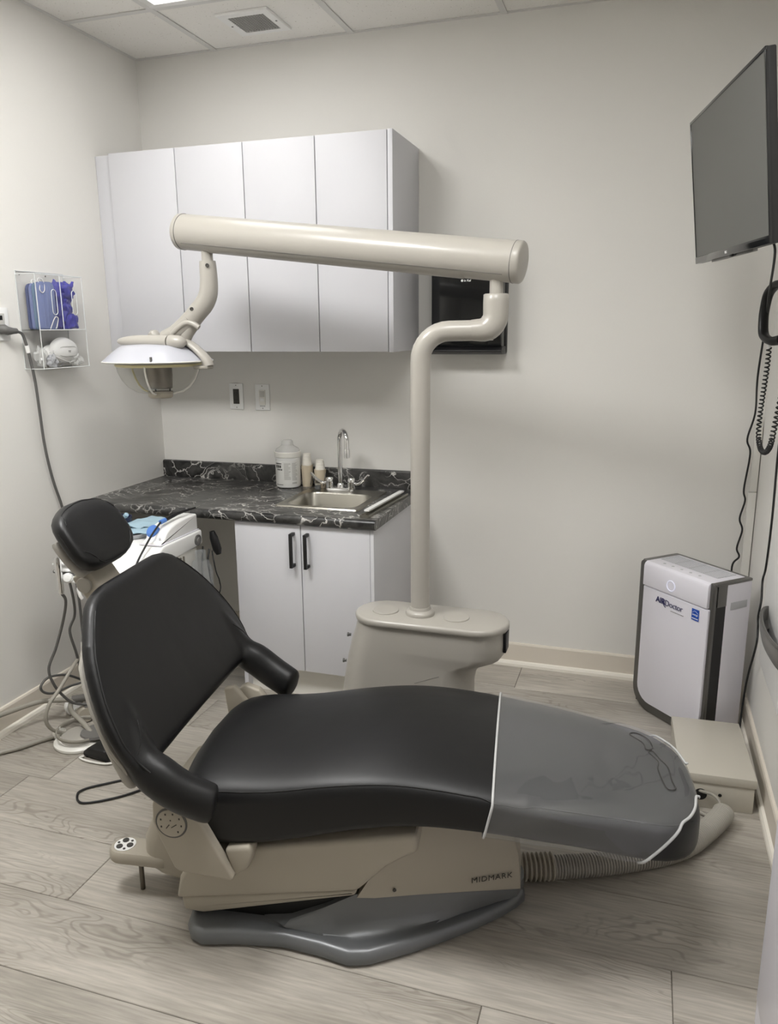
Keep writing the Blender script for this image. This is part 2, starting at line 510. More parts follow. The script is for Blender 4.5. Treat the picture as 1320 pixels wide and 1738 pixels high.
def remesh(mb, voxel, smooth_it=8):
    me = mb.mesh('tmp', None, None, 0)
    o = bpy.data.objects.new('tmp', me); COL.objects.link(o)
    r = o.modifiers.new('r', 'REMESH'); r.mode = 'VOXEL'; r.voxel_size = voxel
    s = o.modifiers.new('s', 'SMOOTH'); s.iterations = smooth_it; s.factor = 0.5
    bpy.context.view_layer.update()
    m2 = bpy.data.meshes.new_from_object(o.evaluated_get(bpy.context.evaluated_depsgraph_get()))
    out = MB(); out.add([v.co.copy() for v in m2.vertices], [tuple(p.vertices) for p in m2.polygons])
    bpy.data.objects.remove(o); bpy.data.meshes.remove(me); bpy.data.meshes.remove(m2)
    return out

def sring(w, h, e, n, cy=0.0, cz=0.0):
    # superellipse ring in two coordinates
    out = []
    for k in range(n):
        a = 2 * pi * k / n
        c, s = cos(a), sin(a)
        out.append((cy + w * math.copysign(abs(c) ** (2 / e), c), cz + h * math.copysign(abs(s) ** (2 / e), s)))
    return out

def lerp_tab(tab, x):
    if x <= tab[0][0]: return tab[0][1]
    for (a, fa), (b, fb) in zip(tab, tab[1:]):
        if x <= b:
            t = (x - a) / (b - a)
            return fa + (fb - fa) * t
    return tab[-1][1]

# ------------------------------------------------------------------ room shell
W, H, YF = 2.637, 2.6058, -5.4
struct('wall_left', MB().box(-0.1, 0, YF - 0.1, 0.1, -0.05, H + 0.1), M['wall'])
struct('wall_back', MB().box(0, W, 0, 0.1, -0.05, H + 0.1), M['wall'])
struct('wall_right', MB().box(W, W + 0.1, YF - 0.1, 0.1, -0.05, H + 0.1), M['wall'])
struct('wall_front', MB().box(0, W, YF - 0.1, YF, -0.05, H + 0.1), M['wall'])

floor = struct('floor', MB().box(0, W, YF, 0, -0.05, -0.003), M['gap'])
PW = 0.2277
rows = int(5.6 / PW) + 2
known = {5: 0.30, 6: 0.832, 7: 0.43, 8: 1.30, 4: 1.02, 3: 0.62, 2: 1.27, 1: 0.18, 0: 0.9}
def plank_mb(x0, x1, y0, y1):
    g = 0.0007; c = 0.0016
    x0 += g; x1 -= g; y0 += g; y1 -= g
    vs = [(x0, y0, -0.003), (x1, y0, -0.003), (x1, y1, -0.003), (x0, y1, -0.003),
          (x0, y0, -c), (x1, y0, -c), (x1, y1, -c), (x0, y1, -c),
          (x0 + c, y0 + c, 0), (x1 - c, y0 + c, 0), (x1 - c, y1 - c, 0), (x0 + c, y1 - c, 0)]
    fs = [(0, 1, 5, 4), (1, 2, 6, 5), (2, 3, 7, 6), (3, 0, 4, 7), (4, 5, 9, 8), (5, 6, 10, 9), (6, 7, 11, 10), (7, 4, 8, 11), (8, 9, 10, 11)]
    return MB().add(vs, fs)
for r in range(rows):
    ytop = -1.370 + PW * (6 - r)      # row 6 spans -1.370 .. -1.598
    yt, yb = min(ytop, 0.0), max(ytop - PW, YF)
    if yt - yb < 0.005: continue
    j = {6: 0.30, 7: 0.832, 8: 0.43}.get(r, (r * 0.63 + 0.25) % 1.51)
    xs = [0.0] + [x for x in (j, j + 1.51) if 0.03 < x < W - 0.03] + [W]
    for a, b in zip(xs, xs[1:]):
        mb = plank_mb(a, b, yt - (yt - yb), yt)
        o = link('plank', mb.mesh('plank', M['plank'], Vector(((a + b) / 2, (yt + yb) / 2, 0)), 0), floor)
        o.location = ((a + b) / 2, (yt + yb) / 2, 0)

def base_run(name, p0, p1, inward):
    # baseboard board and its shoe moulding, between two floor points along a wall
    p0, p1, inn = Vector(p0), Vector(p1), Vector(inward)
    prof = [(0, 0.0), (0.011, 0.0), (0.011, 0.098), (0.008, 0.1045), (0, 0.1055)]
    rings = [[p + inn * u + Vector((0, 0, z)) for u, z in prof] for p in (p0, p1)]
    o = struct(name, MB().loft(rings), M['base'], 20)
    prof2 = [(0.011, 0.0), (0.024, 0.0), (0.0235, 0.012), (0.019, 0.021), (0.011, 0.024)]
    rings = [[p + inn * u + Vector((0, 0, z)) for u, z in prof2] for p in (p0, p1)]
    q = link('shoe_moulding', MB().loft(rings).mesh('shoe_moulding', M['shoe'], None, 20), o)
    return o
base_run('baseboard_left', (0, YF, 0), (0, 0, 0), (1, 0, 0))
base_run('baseboard_back', (1.29, 0, 0), (W, 0, 0), (0, -1, 0))
base_run('baseboard_right', (W, YF, 0), (W, 0, 0), (-1, 0, 0))
kb = base_run('trim_1', (0.024, 0, 0), (0.70, 0, 0), (0, -1, 0))

# ceiling: slab, hung grid and tiles
ceil = struct('ceiling', MB().box(0, W, YF, 0, H + 0.02, H + 0.1), M['tbar'])
GX = [0.0, 0.393, 1.003, 1.613, 2.223, W]
GY = [0.0, -0.460, -1.070, -1.680, -2.290, -2.900, -3.510, -4.12, -4.73, YF]
B2 = 0.0115
for i in range(len(GX) - 1):
    for j in range(len(GY) - 1):
        if (i, j) in LIGHTS: continue
        x0, x1, y1, y0 = GX[i], GX[i + 1], GY[j], GY[j + 1]
        a0 = x0 + (B2 if i else 0.012); a1 = x1 - (B2 if i < len(GX) - 2 else 0.012)
        b0 = y0 + (B2 if j < len(GY) - 2 else 0.012); b1 = y1 - (B2 if j else 0.012)
        c = Vector(((a0 + a1) / 2, (b0 + b1) / 2, H + 0.004))
        mb = MB().box(a0, a1, b0, b1, H + 0.001 + random.uniform(0, 0.0012), H + 0.018)
        o = link('tile', mb.mesh('tile', M['tile'], c, 0), ceil); o.location = c
for x in GX[1:-1]:
    link('grid_bar', MB().box(x - B2 - 0.001, x + B2 + 0.001, YF, 0, H - 0.003, H + 0.0005).mesh('grid_bar', M['tbar'], None, 0), ceil)
for y in GY[1:-1]:
    for i in range(len(GX) - 1):
        link('grid_bar', MB().box(GX[i] + B2, GX[i + 1] - B2, y - B2 - 0.001, y + B2 + 0.001, H - 0.0025, H + 0.0005).mesh('grid_bar', M['tbar'], None, 0), ceil)
for n_, bx in (('wall_angle', (0, 0.016, YF, 0)), ('wall_angle', (W - 0.016, W, YF, 0)), ('wall_angle', (0.016, W - 0.016, -0.016, 0)), ('wall_angle', (0.016, W - 0.016, YF, YF + 0.016))):
    link(n_, MB().box(*bx, H - 0.002, H + 0.001).mesh(n_, M['tbar'], None, 0), ceil)

light_lab = ['lit square ceiling light by the air vent, nearest the corner over the cabinets',
             'lit square ceiling light over the head of the chair, out of frame',
             'unseen square fill light over the foot end of the chair, added to brighten the room',
             'lit square ceiling light behind the camera, out of frame']
for k, ((i, j), power) in enumerate(LIGHTS.items()):
    x0, x1, y1, y0 = GX[i] + B2, GX[i + 1] - B2, GY[j] - B2, GY[j + 1] + B2
    t = thing('ceiling_light', light_lab[k], 'light', ((x0 + x1) / 2, (y0 + y1) / 2, H), group='square ceiling lights')
    f = MB()
    fr = 0.03
    for bx in ((x0, x1, y0, y0 + fr), (x0, x1, y1 - fr, y1), (x0, x0 + fr, y0 + fr, y1 - fr), (x1 - fr, x1, y0 + fr, y1 - fr)):
        f.box(*bx, H - 0.004, H + 0.015, 0.002)
    part('frame', f, M['white'], t)
    part('diffuser', MB().box(x0 + fr, x1 - fr, y0 + fr, y1 - fr, H + 0.004, H + 0.01), emit_mat('lit_diffuser', PANEL_COLOR, power), t)

# air vent in the second tile
t = thing('air_vent', 'square white ceiling vent with a grey egg-crate grille', 'vent', (0.695, -0.235, H))
f = MB()
vx0, vx1, vy0, vy1 = 0.588, 0.802, -0.347, -0.128
ix0, ix1, iy0, iy1 = 0.622, 0.770, -0.312, -0.158
z0 = H - 0.008
for a, b in (((vx0, vy0), (ix0, iy0)),):
    o4 = [(vx0, vy0), (vx1, vy0), (vx1, vy1), (vx0, vy1)]; i4 = [(ix0, iy0), (ix1, iy0), (ix1, iy1), (ix0, iy1)]
    rings = [[Vector((x, y, H + 0.001)) for x, y in o4], [Vector((x, y, z0 + 0.003)) for x, y in o4],
             [Vector((x * 0.985 + 0.695 * 0.015, y * 0.985 - 0.235 * 0.015, z0)) for x, y in o4],
             [Vector((x, y, z0)) for x, y in i4], [Vector((x, y, H + 0.001)) for x, y in i4]]
    f.loft(rings, cap=False)
part('frame', f, M['white'], t, 25)
part('duct_opening', MB().box(ix0, ix1, iy0, iy1, H - 0.0005, H + 0.0005), M['handlegrey'], t)
g = MB(); nb = 13
for k in range(1, nb):
    x = ix0 + (ix1 - ix0) * k / nb; y = iy0 + (iy1 - iy0) * k / nb
    g.box(x - 0.0016, x + 0.0016, iy0, iy1, z0 + 0.0005, H - 0.0006)
    g.box(ix0, ix1, y - 0.0016, y + 0.0016, z0 + 0.0005, H - 0.0006)
gg = part('grille', g, M['ventgrey'], t, 0)
for x in (vx0 + 0.014, vx1 - 0.014):
    part('screw', MB().lathe([(0.004, 0), (0.004, 0.0015), (0.0, 0.002)], (x, -0.235, z0), 10, axis=(0, 0, -1)), M['greytxt'], t)

# cable channel in the back right corner
t = thing('cable_channel', 'white plastic cable channel running up the back right corner', 'cable channel', (2.62, -0.008, 0.0))
part('lower_length', MB().box(2.604, 2.634, -0.018, 0.0, 0.108, 0.834, 0.002), M['whitewarm'], t)
part('upper_length', MB().box(2.608, 2.634, -0.016, 0.0, 0.836, 1.09, 0.002), M['whitewarm'], t)

# ------------------------------------------------------------------ upper cabinet
UB, UT = 1.374, 2.160
t = thing('wall_cabinet', 'long white handleless wall cabinet with four doors above the sink counter', 'cabinet', (0.65, -0.17, UB))
c = MB()
c.box(0.072, 0.090, -0.330, -0.0005, UB, UT); c.box(1.262, 1.281, -0.352, -0.0005, UB, UT, 0.0008)
c.box(0.090, 1.262, -0.330, -0.0005, UB, UB + 0.018); c.box(0.090, 1.262, -0.330, -0.0005, UT - 0.018, UT)
c.box(0.090, 1.262, -0.012, -0.0005, UB + 0.018, UT - 0.018)
part('body', c, M['cab'], t)
part('filler_strip', MB().box(0.001, 0.071, -0.337, -0.319, UB, UT - 0.004, 0.001), M['cab'], t)
part('middle_shelf', MB().box(0.090, 1.262, -0.32, -0.012, 1.75, 1.768), M['cab'], t)
dx = [0.0735, 0.381, 0.679, 0.978, 1.2605]
for a, b in zip(dx, dx[1:]):
    part('door', MB().box(a + 0.0018, b - 0.0018, -0.352, -0.333, UB + 0.001, UT - 0.001, 0.0012), M['cab'], t)

# ------------------------------------------------------------------ lower cabinet and counter
t = thing('base_cabinet', 'white two-door base cabinet under the sink', 'cabinet', (0.98, -0.3, 0))
CT = 0.7345
c = MB()
c.box(0.697, 0.714, -0.581, -0.026, 0.0, CT); c.box(1.262, 1.276, -0.600, -0.026, 0.0, CT, 0.0008)
c.box(0.714, 1.262, -0.581, -0.026, 0.125, 0.142); c.box(0.714, 1.262, -0.04, -0.026, 0.142, CT)
c.box(0.714, 1.262, -0.581, -0.56, CT - 0.06, CT)
part('body', c, M['cab'], t)
part('toe_kick', MB().box(0.714, 1.262, -0.545, -0.53, 0.0, 0.125), M['whitewarm'], t)
for (a, b, hx) in ((0.6985, 0.9785, 0.951), (0.9815, 1.2605, 1.010)):
    d = part('door', MB().box(a, b, -0.600, -0.583, 0.132, CT - 0.003, 0.0012), M['cab'], t)
    h = MB()
    h.box(hx - 0.006, hx + 0.006, -0.636, -0.624, 0.568, 0.704, 0.0015)
    h.box(hx - 0.006, hx + 0.006, -0.625, -0.600, 0.692, 0.704, 0.001); h.box(hx - 0.006, hx + 0.006, -0.625, -0.600, 0.568, 0.580, 0.001)
    part('handle', h, M['black'], d, label='black square bar handle')

ZC = 0.7735
t = thing('countertop', 'black marbled laminate countertop with low backsplash', 'countertop', (0.64, -0.3, CT))
c = MB()
X0, X1, YB, YFc = 0.001, 1.287, -0.001, -0.600
hx0, hx1, hy0, hy1 = 0.838, 1.152, -0.462, -0.150
o4 = [(X0, YFc), (X1, YFc), (X1, YB), (X0, YB)]; i4 = [(hx0, hy0), (hx1, hy0), (hx1, hy1), (hx0, hy1)]
c.loft([[Vector((x, y, CT + 0.001)) for x, y in i4], [Vector((x, y, CT + 0.001)) for x, y in o4], [Vector((x, y, ZC)) for x, y in o4],
        [Vector((x, y, ZC)) for x, y in i4], [Vector((x, y, CT + 0.001)) for x, y in i4]], cap=False)
prof = [(-0.600, ZC)] + [(-0.6085 - 0.0135 * sin(a) , (CT + ZC) / 2 + 0.0005 + 0.0192 * cos(a)) for a in [pi * k / 10 for k in range(11)]] + [(-0.600, CT + 0.001)]
c.loft([[Vector((x, y, z)) for y, z in prof] for x in (X0, X1)])
part('slab', c, M['marble'], t, 30)
bs = [(-0.001, ZC), (-0.021, ZC), (-0.021, 0.843), (-0.0185, 0.849), (-0.014, 0.8515), (-0.001, 0.8515)]
part('backsplash', MB().loft([[Vector((x, y, z)) for y, z in bs] for x in (X0, X1)]), M['marble'], t, 30)

# sink
t = thing('sink', 'small square stainless steel drop-in sink', 'sink', (0.995, -0.31, ZC))
def rrect(x0, x1, y0, y1, r, z, n=6):
    out = []
    for cx, cy, a0 in ((x1 - r, y1 - r, 0), (x0 + r, y1 - r, pi / 2), (x0 + r, y0 + r, pi), (x1 - r, y0 + r, 1.5 * pi)):
        for k in range(n + 1):
            a = a0 + pi / 2 * k / n
            out.append(Vector((cx + r * cos(a), cy + r * sin(a), z)))
    return out
sx0, sx1, sy0, sy1 = 0.818, 1.174, -0.490, -0.118
bx0, bx1, by0, by1 = 0.848, 1.142, -0.452, -0.205
z = ZC
rings = [rrect(sx0, sx1, sy0, sy1, 0.012, z + 0.0006), rrect(sx0 + 0.003, sx1 - 0.003, sy0 + 0.003, sy1 - 0.003, 0.012, z + 0.006),
         rrect(sx0 + 0.012, sx1 - 0.012, sy0 + 0.012, sy1 - 0.012, 0.012, z + 0.0045), rrect(bx0 - 0.004, bx1 + 0.004, by0 - 0.004, by1 + 0.004, 0.05, z + 0.004),
         rrect(bx0, bx1, by0, by1, 0.048, z - 0.002), rrect(bx0 + 0.006, bx1 - 0.006, by0 + 0.006, by1 - 0.006, 0.045, z - 0.10),
         rrect(bx0 + 0.02, bx1 - 0.02, by0 + 0.02, by1 - 0.02, 0.04, z - 0.125), rrect(bx0 + 0.08, bx1 - 0.08, by0 + 0.08, by1 - 0.08, 0.03, z - 0.130)]
mbs = MB().loft(rings, cap=False)
nn = len(rings[0]); mbs.f.append(tuple(range((len(rings) - 1) * nn, len(rings) * nn)))
part('basin', mbs, M['steel'], t, 50)
part('drain', MB().lathe([(0.038, 0.0), (0.036, 0.003), (0.02, 0.001), (0.0, 0.001)], (0.995, -0.33, z - 0.130), 20), M['chrome'], t)

# faucet
fx, fy, fz = 0.972, -0.150, ZC + 0.0045
t = thing('faucet', 'tall chrome gooseneck faucet with two blade handles', 'faucet', (fx, fy, fz))
b = MB()
b.loft([rrect(fx - 0.066, fx + 0.062, fy - 0.020, fy + 0.020, 0.018, fz), rrect(fx - 0.066, fx + 0.062, fy - 0.020, fy + 0.020, 0.018, fz + 0.010), rrect(fx - 0.062, fx + 0.058, fy - 0.015, fy + 0.015, 0.013, fz + 0.016)])
b.lathe([(0.017, 0.012), (0.016, 0.028), (0.012, 0.034)], (fx, fy, fz), 20)
part('base_plate', b, M['chrome'], t, 40)
path = [(fx, fy, fz + 0.03), (fx, fy, fz + 0.14), (fx, fy - 0.001, fz + 0.215)]
for k in range(1, 10):
    a = pi * k / 9
    path.append((fx + 0.030 * (1 - cos(a)), fy - 0.036 * (1 - cos(a)), fz + 0.222 + 0.044 * sin(a)))
path.append((fx + 0.060, fy - 0.073, fz + 0.19))
part('spout', MB().tube(path, 0.0100, 14), M['chrome'], t, 60)
part('aerator', MB().lathe([(0.0125, -0.0), (0.0125, 0.034), (0.011, 0.038)], (fx + 0.0605, fy - 0.073, fz + 0.158), 18), M['chrome'], t)
for s, ex, ez in ((-1, -0.092, 0.060), (1, 0.092, 0.062)):
    h = MB()
    cx = fx + s * 0.050
    h.lathe([(0.019, 0.012), (0.0185, 0.020), (0.017, 0.040), (0.0175, 0.050), (0.014, 0.056), (0, 0.058)], (cx, fy, fz), 18)
    pts = spline([(cx + s * 0.012, fy, fz + 0.036), (cx + s * 0.032, fy - 0.006, fz + 0.034), (cx + s * 0.058, fy - 0.012, fz + 0.050), (cx + s * 0.082, fy - 0.014, fz + 0.076)], 6)
    nP = len(pts)
    h.tube(pts, 0.006, 10, ellipse=[(0.005 + 0.002 * sin(pi * i / (nP - 1)), 0.007 + 0.005 * i / (nP - 1)) for i in range(nP)])
    part('lever_handle', h, M['chrome'], t, 50)

# small things on the counter
t = thing('wipes_canister', 'white wipes canister with a printed label and cloudy lid', 'canister', (0.703, -0.102, ZC))
cc = (0.703, -0.102, ZC)
part('body', MB().lathe([(0.046, 0.0), (0.053, 0.004), (0.0555, 0.012), (0.0555, 0.128), (0.057, 0.130), (0.057, 0.136)], cc, 40), M['white'], t)
part('lid_collar', MB().lathe([(0.0565, 0.136), (0.0595, 0.138), (0.0595, 0.158), (0.056, 0.161), (0, 0.162)], cc, 40), M['whitewarm'], t)
part('lid', MB().lathe([(0.055, 0.161), (0.050, 0.172), (0.034, 0.182), (0.027, 0.188), (0.025, 0.204), (0.020, 0.210), (0.0, 0.212)], cc, 32), M['translid'], t, label='cloudy see-through flip lid')
lab = MB()
def curved(mb, c0, r, a0, a1, z0, z1, n=10):
    vs = []
    for k in range(n + 1):
        a = a0 + (a1 - a0) * k / n
        for zz in (z0, z1): vs.append((c0[0] + r * cos(a), c0[1] + r * sin(a), c0[2] + zz))
    mb.add(vs, [(2 * k, 2 * k + 2, 2 * k + 3, 2 * k + 1) for k in range(n)])
curved(lab, cc, 0.0558, radians(150), radians(350), 0.014, 0.124, 26)
lb = part('label', lab, M['label'], t)
A0 = radians(290)     # direction facing the camera
pr = MB()
for (a0, a1, zz0, zz1) in ((-14, 16, 0.040, 0.112), (22, 50, 0.036, 0.112)):
    k = zz0
    while k < zz1:
        curved(pr, cc, 0.0561, A0 + radians(a0), A0 + radians(a1 - random.choice((0, 0, 3, 9))), k, k + 0.0026, 4); k += 0.0042
curved(pr, cc, 0.0561, A0 + radians(22), A0 + radians(46), 0.020, 0.028, 4)
part('small_print', pr, M['labelgrey'], lb, 0)
pr = MB()
curved(pr, cc, 0.0561, A0 - radians(62), A0 - radians(26), 0.109, 0.113, 6)
curved(pr, cc, 0.0561, A0 - radians(60), A0 - radians(20), 0.016, 0.0185, 6)
for a0 in (-60, -48, -37): curved(pr, cc, 0.0561, A0 + radians(a0), A0 + radians(a0 + 9), 0.092, 0.104, 3)
for a0 in (-50, -40, -30): curved(pr, cc, 0.0561, A0 + radians(a0), A0 + radians(a0 + 7), 0.081, 0.088, 3)
tag(part('dark_print', pr, M['darktxt'], lb, 0), kind='stuff')

for (cx, cy, z1, hh, lab1, lab2) in (
        (0.782, -0.072, 0.096, 0.062, 'taller kraft paper cup holder, next to the white canister', 'upturned white paper cups standing in the taller kraft holder'),
        (0.850, -0.085, 0.082, 0.052, 'shorter kraft paper cup holder, behind the left faucet handle', 'upturned white paper cups standing in the shorter kraft holder')):
    t = thing('cup_holder', lab1, 'cup holder', (cx, cy, ZC), group='kraft cup holders by the sink')
    part('sleeve', MB().lathe([(0.0215, 0.0), (0.023, 0.012), (0.0245, 0.055), (0.0265, z1), (0.025, z1), (0.0225, 0.05), (0.020, 0.004), (0.0, 0.004)], (cx, cy, ZC), 28), M['kraft'], t)
    for s in (-1, 1):
        br = MB(); br.tube(spline([(cx + s * 0.020, cy - 0.014, ZC + 0.01), (cx + s * 0.0275, cy - 0.012, ZC + 0.045), (cx + s * 0.029, cy - 0.006, ZC + 0.066)], 5), 0.0018, 6)
        part('wire_clip', br, M['hosed'], t)
    t2 = thing('paper_cups', lab2, 'paper cups', (cx, cy, ZC + z1 - 0.02), group='upturned paper cups by the sink')
    prf = []
    for k in range(5):
        zz = z1 - 0.010 + k * hh / 5
        rr = 0.0232 - 0.0062 * k / 4.6
        prf += [(rr, zz), (rr + 0.0008, zz + 0.001), (rr, zz + 0.002)]
    prf += [(0.0165, z1 + hh - 0.010), (0.015, z1 + hh - 0.009), (0.0, z1 + hh - 0.011)]
    part('cup', MB().lathe(prf, (cx, cy, ZC), 28), M['paper'], t2)

t = thing('small_bottle', 'tiny dark capped bottle at the back left corner of the sink', 'bottle', (0.862, -0.128, ZC + 0.004))
part('glass', MB().lathe([(0.012, 0), (0.0135, 0.002), (0.0135, 0.022), (0.008, 0.028)], (0.862, -0.142, ZC + 0.004), 18), M['bottle'], t)
part('contents', MB().lathe([(0.0115, 0.001), (0.0125, 0.003), (0.0125, 0.016), (0.0, 0.016)], (0.862, -0.142, ZC + 0.004), 18), M['black'], t)
part('cap', MB().lathe([(0.0105, 0.028), (0.0105, 0.040), (0.0, 0.041)], (0.862, -0.142, ZC + 0.004), 16), M['lampmetal'], t)

t = thing('steel_tray', 'narrow stainless steel strip tray lying right of the sink', 'tray', (1.245, -0.39, ZC))
tr_ = MB()
a, bq = Vector((1.233, -0.580, ZC + 0.0005)), Vector((1.259, -0.150, ZC + 0.0005))
dv = (bq - a).normalized(); nv = Vector((dv.y, -dv.x, 0))
def strip(mb, p, q, wd, z0, z1, lift=0.0):
    d = (q - p).normalized(); n = Vector((d.y, -d.x, 0)) * wd / 2
    vs = [p - n, p + n, q + n, q - n]
    mb.add([v + Vector((0, 0, z0)) for v in vs] + [v + Vector((0, 0, z1)) for v in vs],
           [(3, 2, 1, 0), (4, 5, 6, 7), (0, 1, 5, 4), (1, 2, 6, 5), (2, 3, 7, 6), (3, 0, 4, 7)])
strip(tr_, a, bq, 0.036, 0.0, 0.002)
strip(tr_, a + nv * 0.017, bq + nv * 0.017, 0.002, 0.0, 0.010)
strip(tr_, a - nv * 0.017, bq - nv * 0.017, 0.002, 0.0, 0.010)
strip(tr_, a + dv * 0.001, a + dv * 0.003, 0.036, 0.0, 0.010)
part('tray_body', tr_, M['steel'], t, 0)
t = thing('plastic_strip', 'slim white plastic strip lying along the steel tray', 'strip', (1.225, -0.36, ZC))
pp = MB(); strip(pp, a - nv * 0.016 + dv * 0.06 + Vector((0, 0, 0.0105)), bq - nv * 0.016 + dv * 0.015 + Vector((0, 0, 0.0105)), 0.020, 0.0, 0.006)
part('strip_body', pp, M['white'], t, 0)

# ------------------------------------------------------------------ wall plates
t = thing('wall_outlet', 'white wall plate with a dark grey outlet, under the cabinet', 'outlet', (0.409, 0, 1.16))
part('plate', MB().box(0.374, 0.444, -0.006, -0.0003, 1.103, 1.221, 0.002), M['white'], t)
oo = part('socket', MB().box(0.394, 0.424, -0.0085, -0.004, 1.128, 1.196, 0.0012), M['darktxt'], t, label='dark grey twin socket')
sl = MB()
for zz in (1.146, 1.178):
    for xx in (0.403, 0.414): sl.box(xx - 0.0012, xx + 0.0012, -0.0088, -0.008, zz - 0.005, zz + 0.005)
    sl.lathe([(0.0022, 0), (0.0022, 0.0004), (0, 0.0004)], (0.4085, -0.0085, zz - 0.010), 8, axis=(0, -1, 0))
part('slot', sl, M['black'], oo, 0)
for zz in (1.112, 1.213): part('screw', MB().lathe([(0.0025, 0), (0.002, 0.001), (0, 0.001)], (0.409, -0.006, zz), 10, axis=(0, -1, 0)), M['greytxt'], t)
t = thing('light_switch', 'white wall plate with a rocker switch, right of the dark outlet', 'switch', (0.543, 0, 1.16))
part('plate', MB().box(0.506, 0.578, -0.006, -0.0003, 1.101, 1.219, 0.002), M['white'], t)
oo = part('switch_frame', MB().box(0.526, 0.558, -0.009, -0.004, 1.126, 1.194, 0.0015), M['whitewarm'], t)
part('rocker', MB().box(0.530, 0.554, -0.0105, -0.006, 1.162, 1.189, 0.001), M['labelgrey'], oo)
part('rocker', MB().box(0.532, 0.552, -0.0105, -0.006, 1.142, 1.157, 0.001), M['white'], oo)
pr = MB()
for k in range(6): pr.box(0.529 + k * 0.0045, 0.532 + k * 0.0045, -0.0064, -0.0058, 1.1185, 1.1225)
part('small_print', pr, M['greytxt'], t, 0)
for zz in (1.110, 1.211): part('screw', MB().lathe([(0.0025, 0), (0.002, 0.001), (0, 0.001)], (0.542, -0.006, zz), 10, axis=(0, -1, 0)), M['greytxt'], t)

# ------------------------------------------------------------------ paper towel dispenser
t = thing('towel_dispenser', 'black paper towel dispenser on the wall behind the lamp arm', 'dispenser', (1.5, 0, 1.36))
tx0, tx1 = 1.366, 1.650
pf = [(-0.001, 1.372), (-0.085, 1.372), (-0.108, 1.395), (-0.116, 1.45), (-0.118, 1.70), (-0.104, 1.745), (-0.07, 1.765), (-0.001, 1.768)]
part('cover', MB().prism(pf, tx0, tx1, 'yz', 0.006, 3), M['blackgloss'], t)
part('back_plate', MB().box(tx0 - 0.006, tx1 + 0.006, -0.030, -0.0005, 1.362, 1.772, 0.004), M['black'], t)
pf = [(-0.001, 1.3575), (-0.098, 1.3575), (-0.126, 1.369), (-0.126, 1.374), (-0.098, 1.388), (-0.001, 1.388)]
part('tear_tray', MB().prism(pf, tx0 - 0.004, tx1 + 0.004, 'yz', 0.002), M['black'], t)
lg = MB().lathe([(0.0048, 0), (0.0048, 0.0005), (0, 0.0005)], (1.4905, -0.1178, 1.642), 14, axis=(0, -1, 0))
tx = text_mb('in Kaf', 0.012, 0.0003, 0.0002)
tx.xf(frame((1.498, -0.1182, 1.6382), (1, 0, 0), (0, 0, 1)))
lg.add(tx.v, tx.f)
part('logo', lg, M['white'], t, 0, label='small white logo')
part('key_hole', MB().lathe([(0.005, 0), (0.005, 0.001), (0, 0.001)], (1.508, -0.0735, 1.7655), 10, axis=(0, 0, 1)), M['silver'], t)

# ------------------------------------------------------------------ television on its arm
ty, tt, tr0 = 0.173, 0.123, -0.011
nrm = Vector((-cos(ty) * cos(tt), -sin(ty) * cos(tt), -sin(tt)))
rgt = Vector((sin(ty), -cos(ty), 0))
upv = nrm.cross(rgt)
r2 = rgt * cos(tr0) + upv * sin(tr0); u2 = upv * cos(tr0) - rgt * sin(tr0)
TVM = Matrix(((r2.x, u2.x, nrm.x, 2.37), (r2.y, u2.y, nrm.y, -0.816), (r2.z, u2.z, nrm.z, 1.859), (0, 0, 0, 1)))
t = thing('television', 'flat black television tilted down on the right wall', 'television', mx=TVM); tv_ = t
w2, h2 = 0.3575, 0.21
b = MB(); b.box(-w2, w2, -h2, h2, -0.022, 0.0, 0.004)
lpart('case', b, M['black'], t)
lpart('rear_bulge', MB().loft([[Vector((x, y, -0.021)) for x, y in ((-0.30, -0.19), (0.30, -0.19), (0.30, 0.10), (-0.30, 0.10))],
                               [Vector((x, y, -0.055)) for x, y in ((-0.26, -0.175), (0.26, -0.175), (0.26, 0.06), (-0.26, 0.06))]]), M['black'], t, 20)
bz = MB()
bz.box(-w2, w2, -h2, -h2 + 0.020, -0.004, 0.004, 0.0015); bz.box(-w2, w2, h2 - 0.008, h2, -0.004, 0.003, 0.001)
bz.box(-w2, -w2 + 0.008, -h2 + 0.018, h2 - 0.007, -0.004, 0.003, 0.001); bz.box(w2 - 0.010, w2, -h2 + 0.018, h2 - 0.007, -0.004, 0.003, 0.001)
bezel = lpart('bezel', bz, M['blackgloss'], t)
lpart('screen', MB().box(-w2 + 0.007, w2 - 0.009, -h2 + 0.019, h2 - 0.007, -0.003, 0.0012), M['screen'], t)
lg = MB(); lg.lathe([(0.004, 0), (0.004, 0.0006), (0, 0.0006)], (-0.012, -h2 + 0.010, 0.004), 12)
tx = text_mb('LC', 0.009, 0.0003, 0.0003); tx.xf(Matrix.Translation((-0.006, -h2 + 0.0068, 0.0045))); lg.add(tx.v, tx.f)
lpart('logo', lg, M['white'], bezel, 0, label='tiny white logo')
sp = MB(); sp.box(-0.20, 0.20, -h2 - 0.006, -h2 + 0.001, -0.018, -0.006, 0.001)
lpart('speaker_slot', sp, M['silver'], t)
lpart('sensor', MB().box(0.02, 0.04, -h2 - 0.006, -h2 + 0.002, -0.004, 0.003, 0.001), M['black'], bezel)
ar = MB()
inv = TVM.inverted()
pA = Vector((0, 0, -0.05)); pB = inv @ Vector((2.60, -0.86, 1.87)); pW = inv @ Vector((2.634, -0.86, 1.87))
lpart('mount_plate', MB().box(-0.11, 0.11, -0.11, 0.11, -0.062, -0.054, 0.002), M['black'], t)
lpart('mount_arm', MB().tube([pA, (pA + pB) / 2 + Vector((0.03, -0.01, 0)), pB], 0.016, 10), M['black'], t)
wx = (inv.to_3x3() @ Vector((1, 0, 0)))
MW = inv @ Matrix.Translation((2.625, -0.86, 1.87))
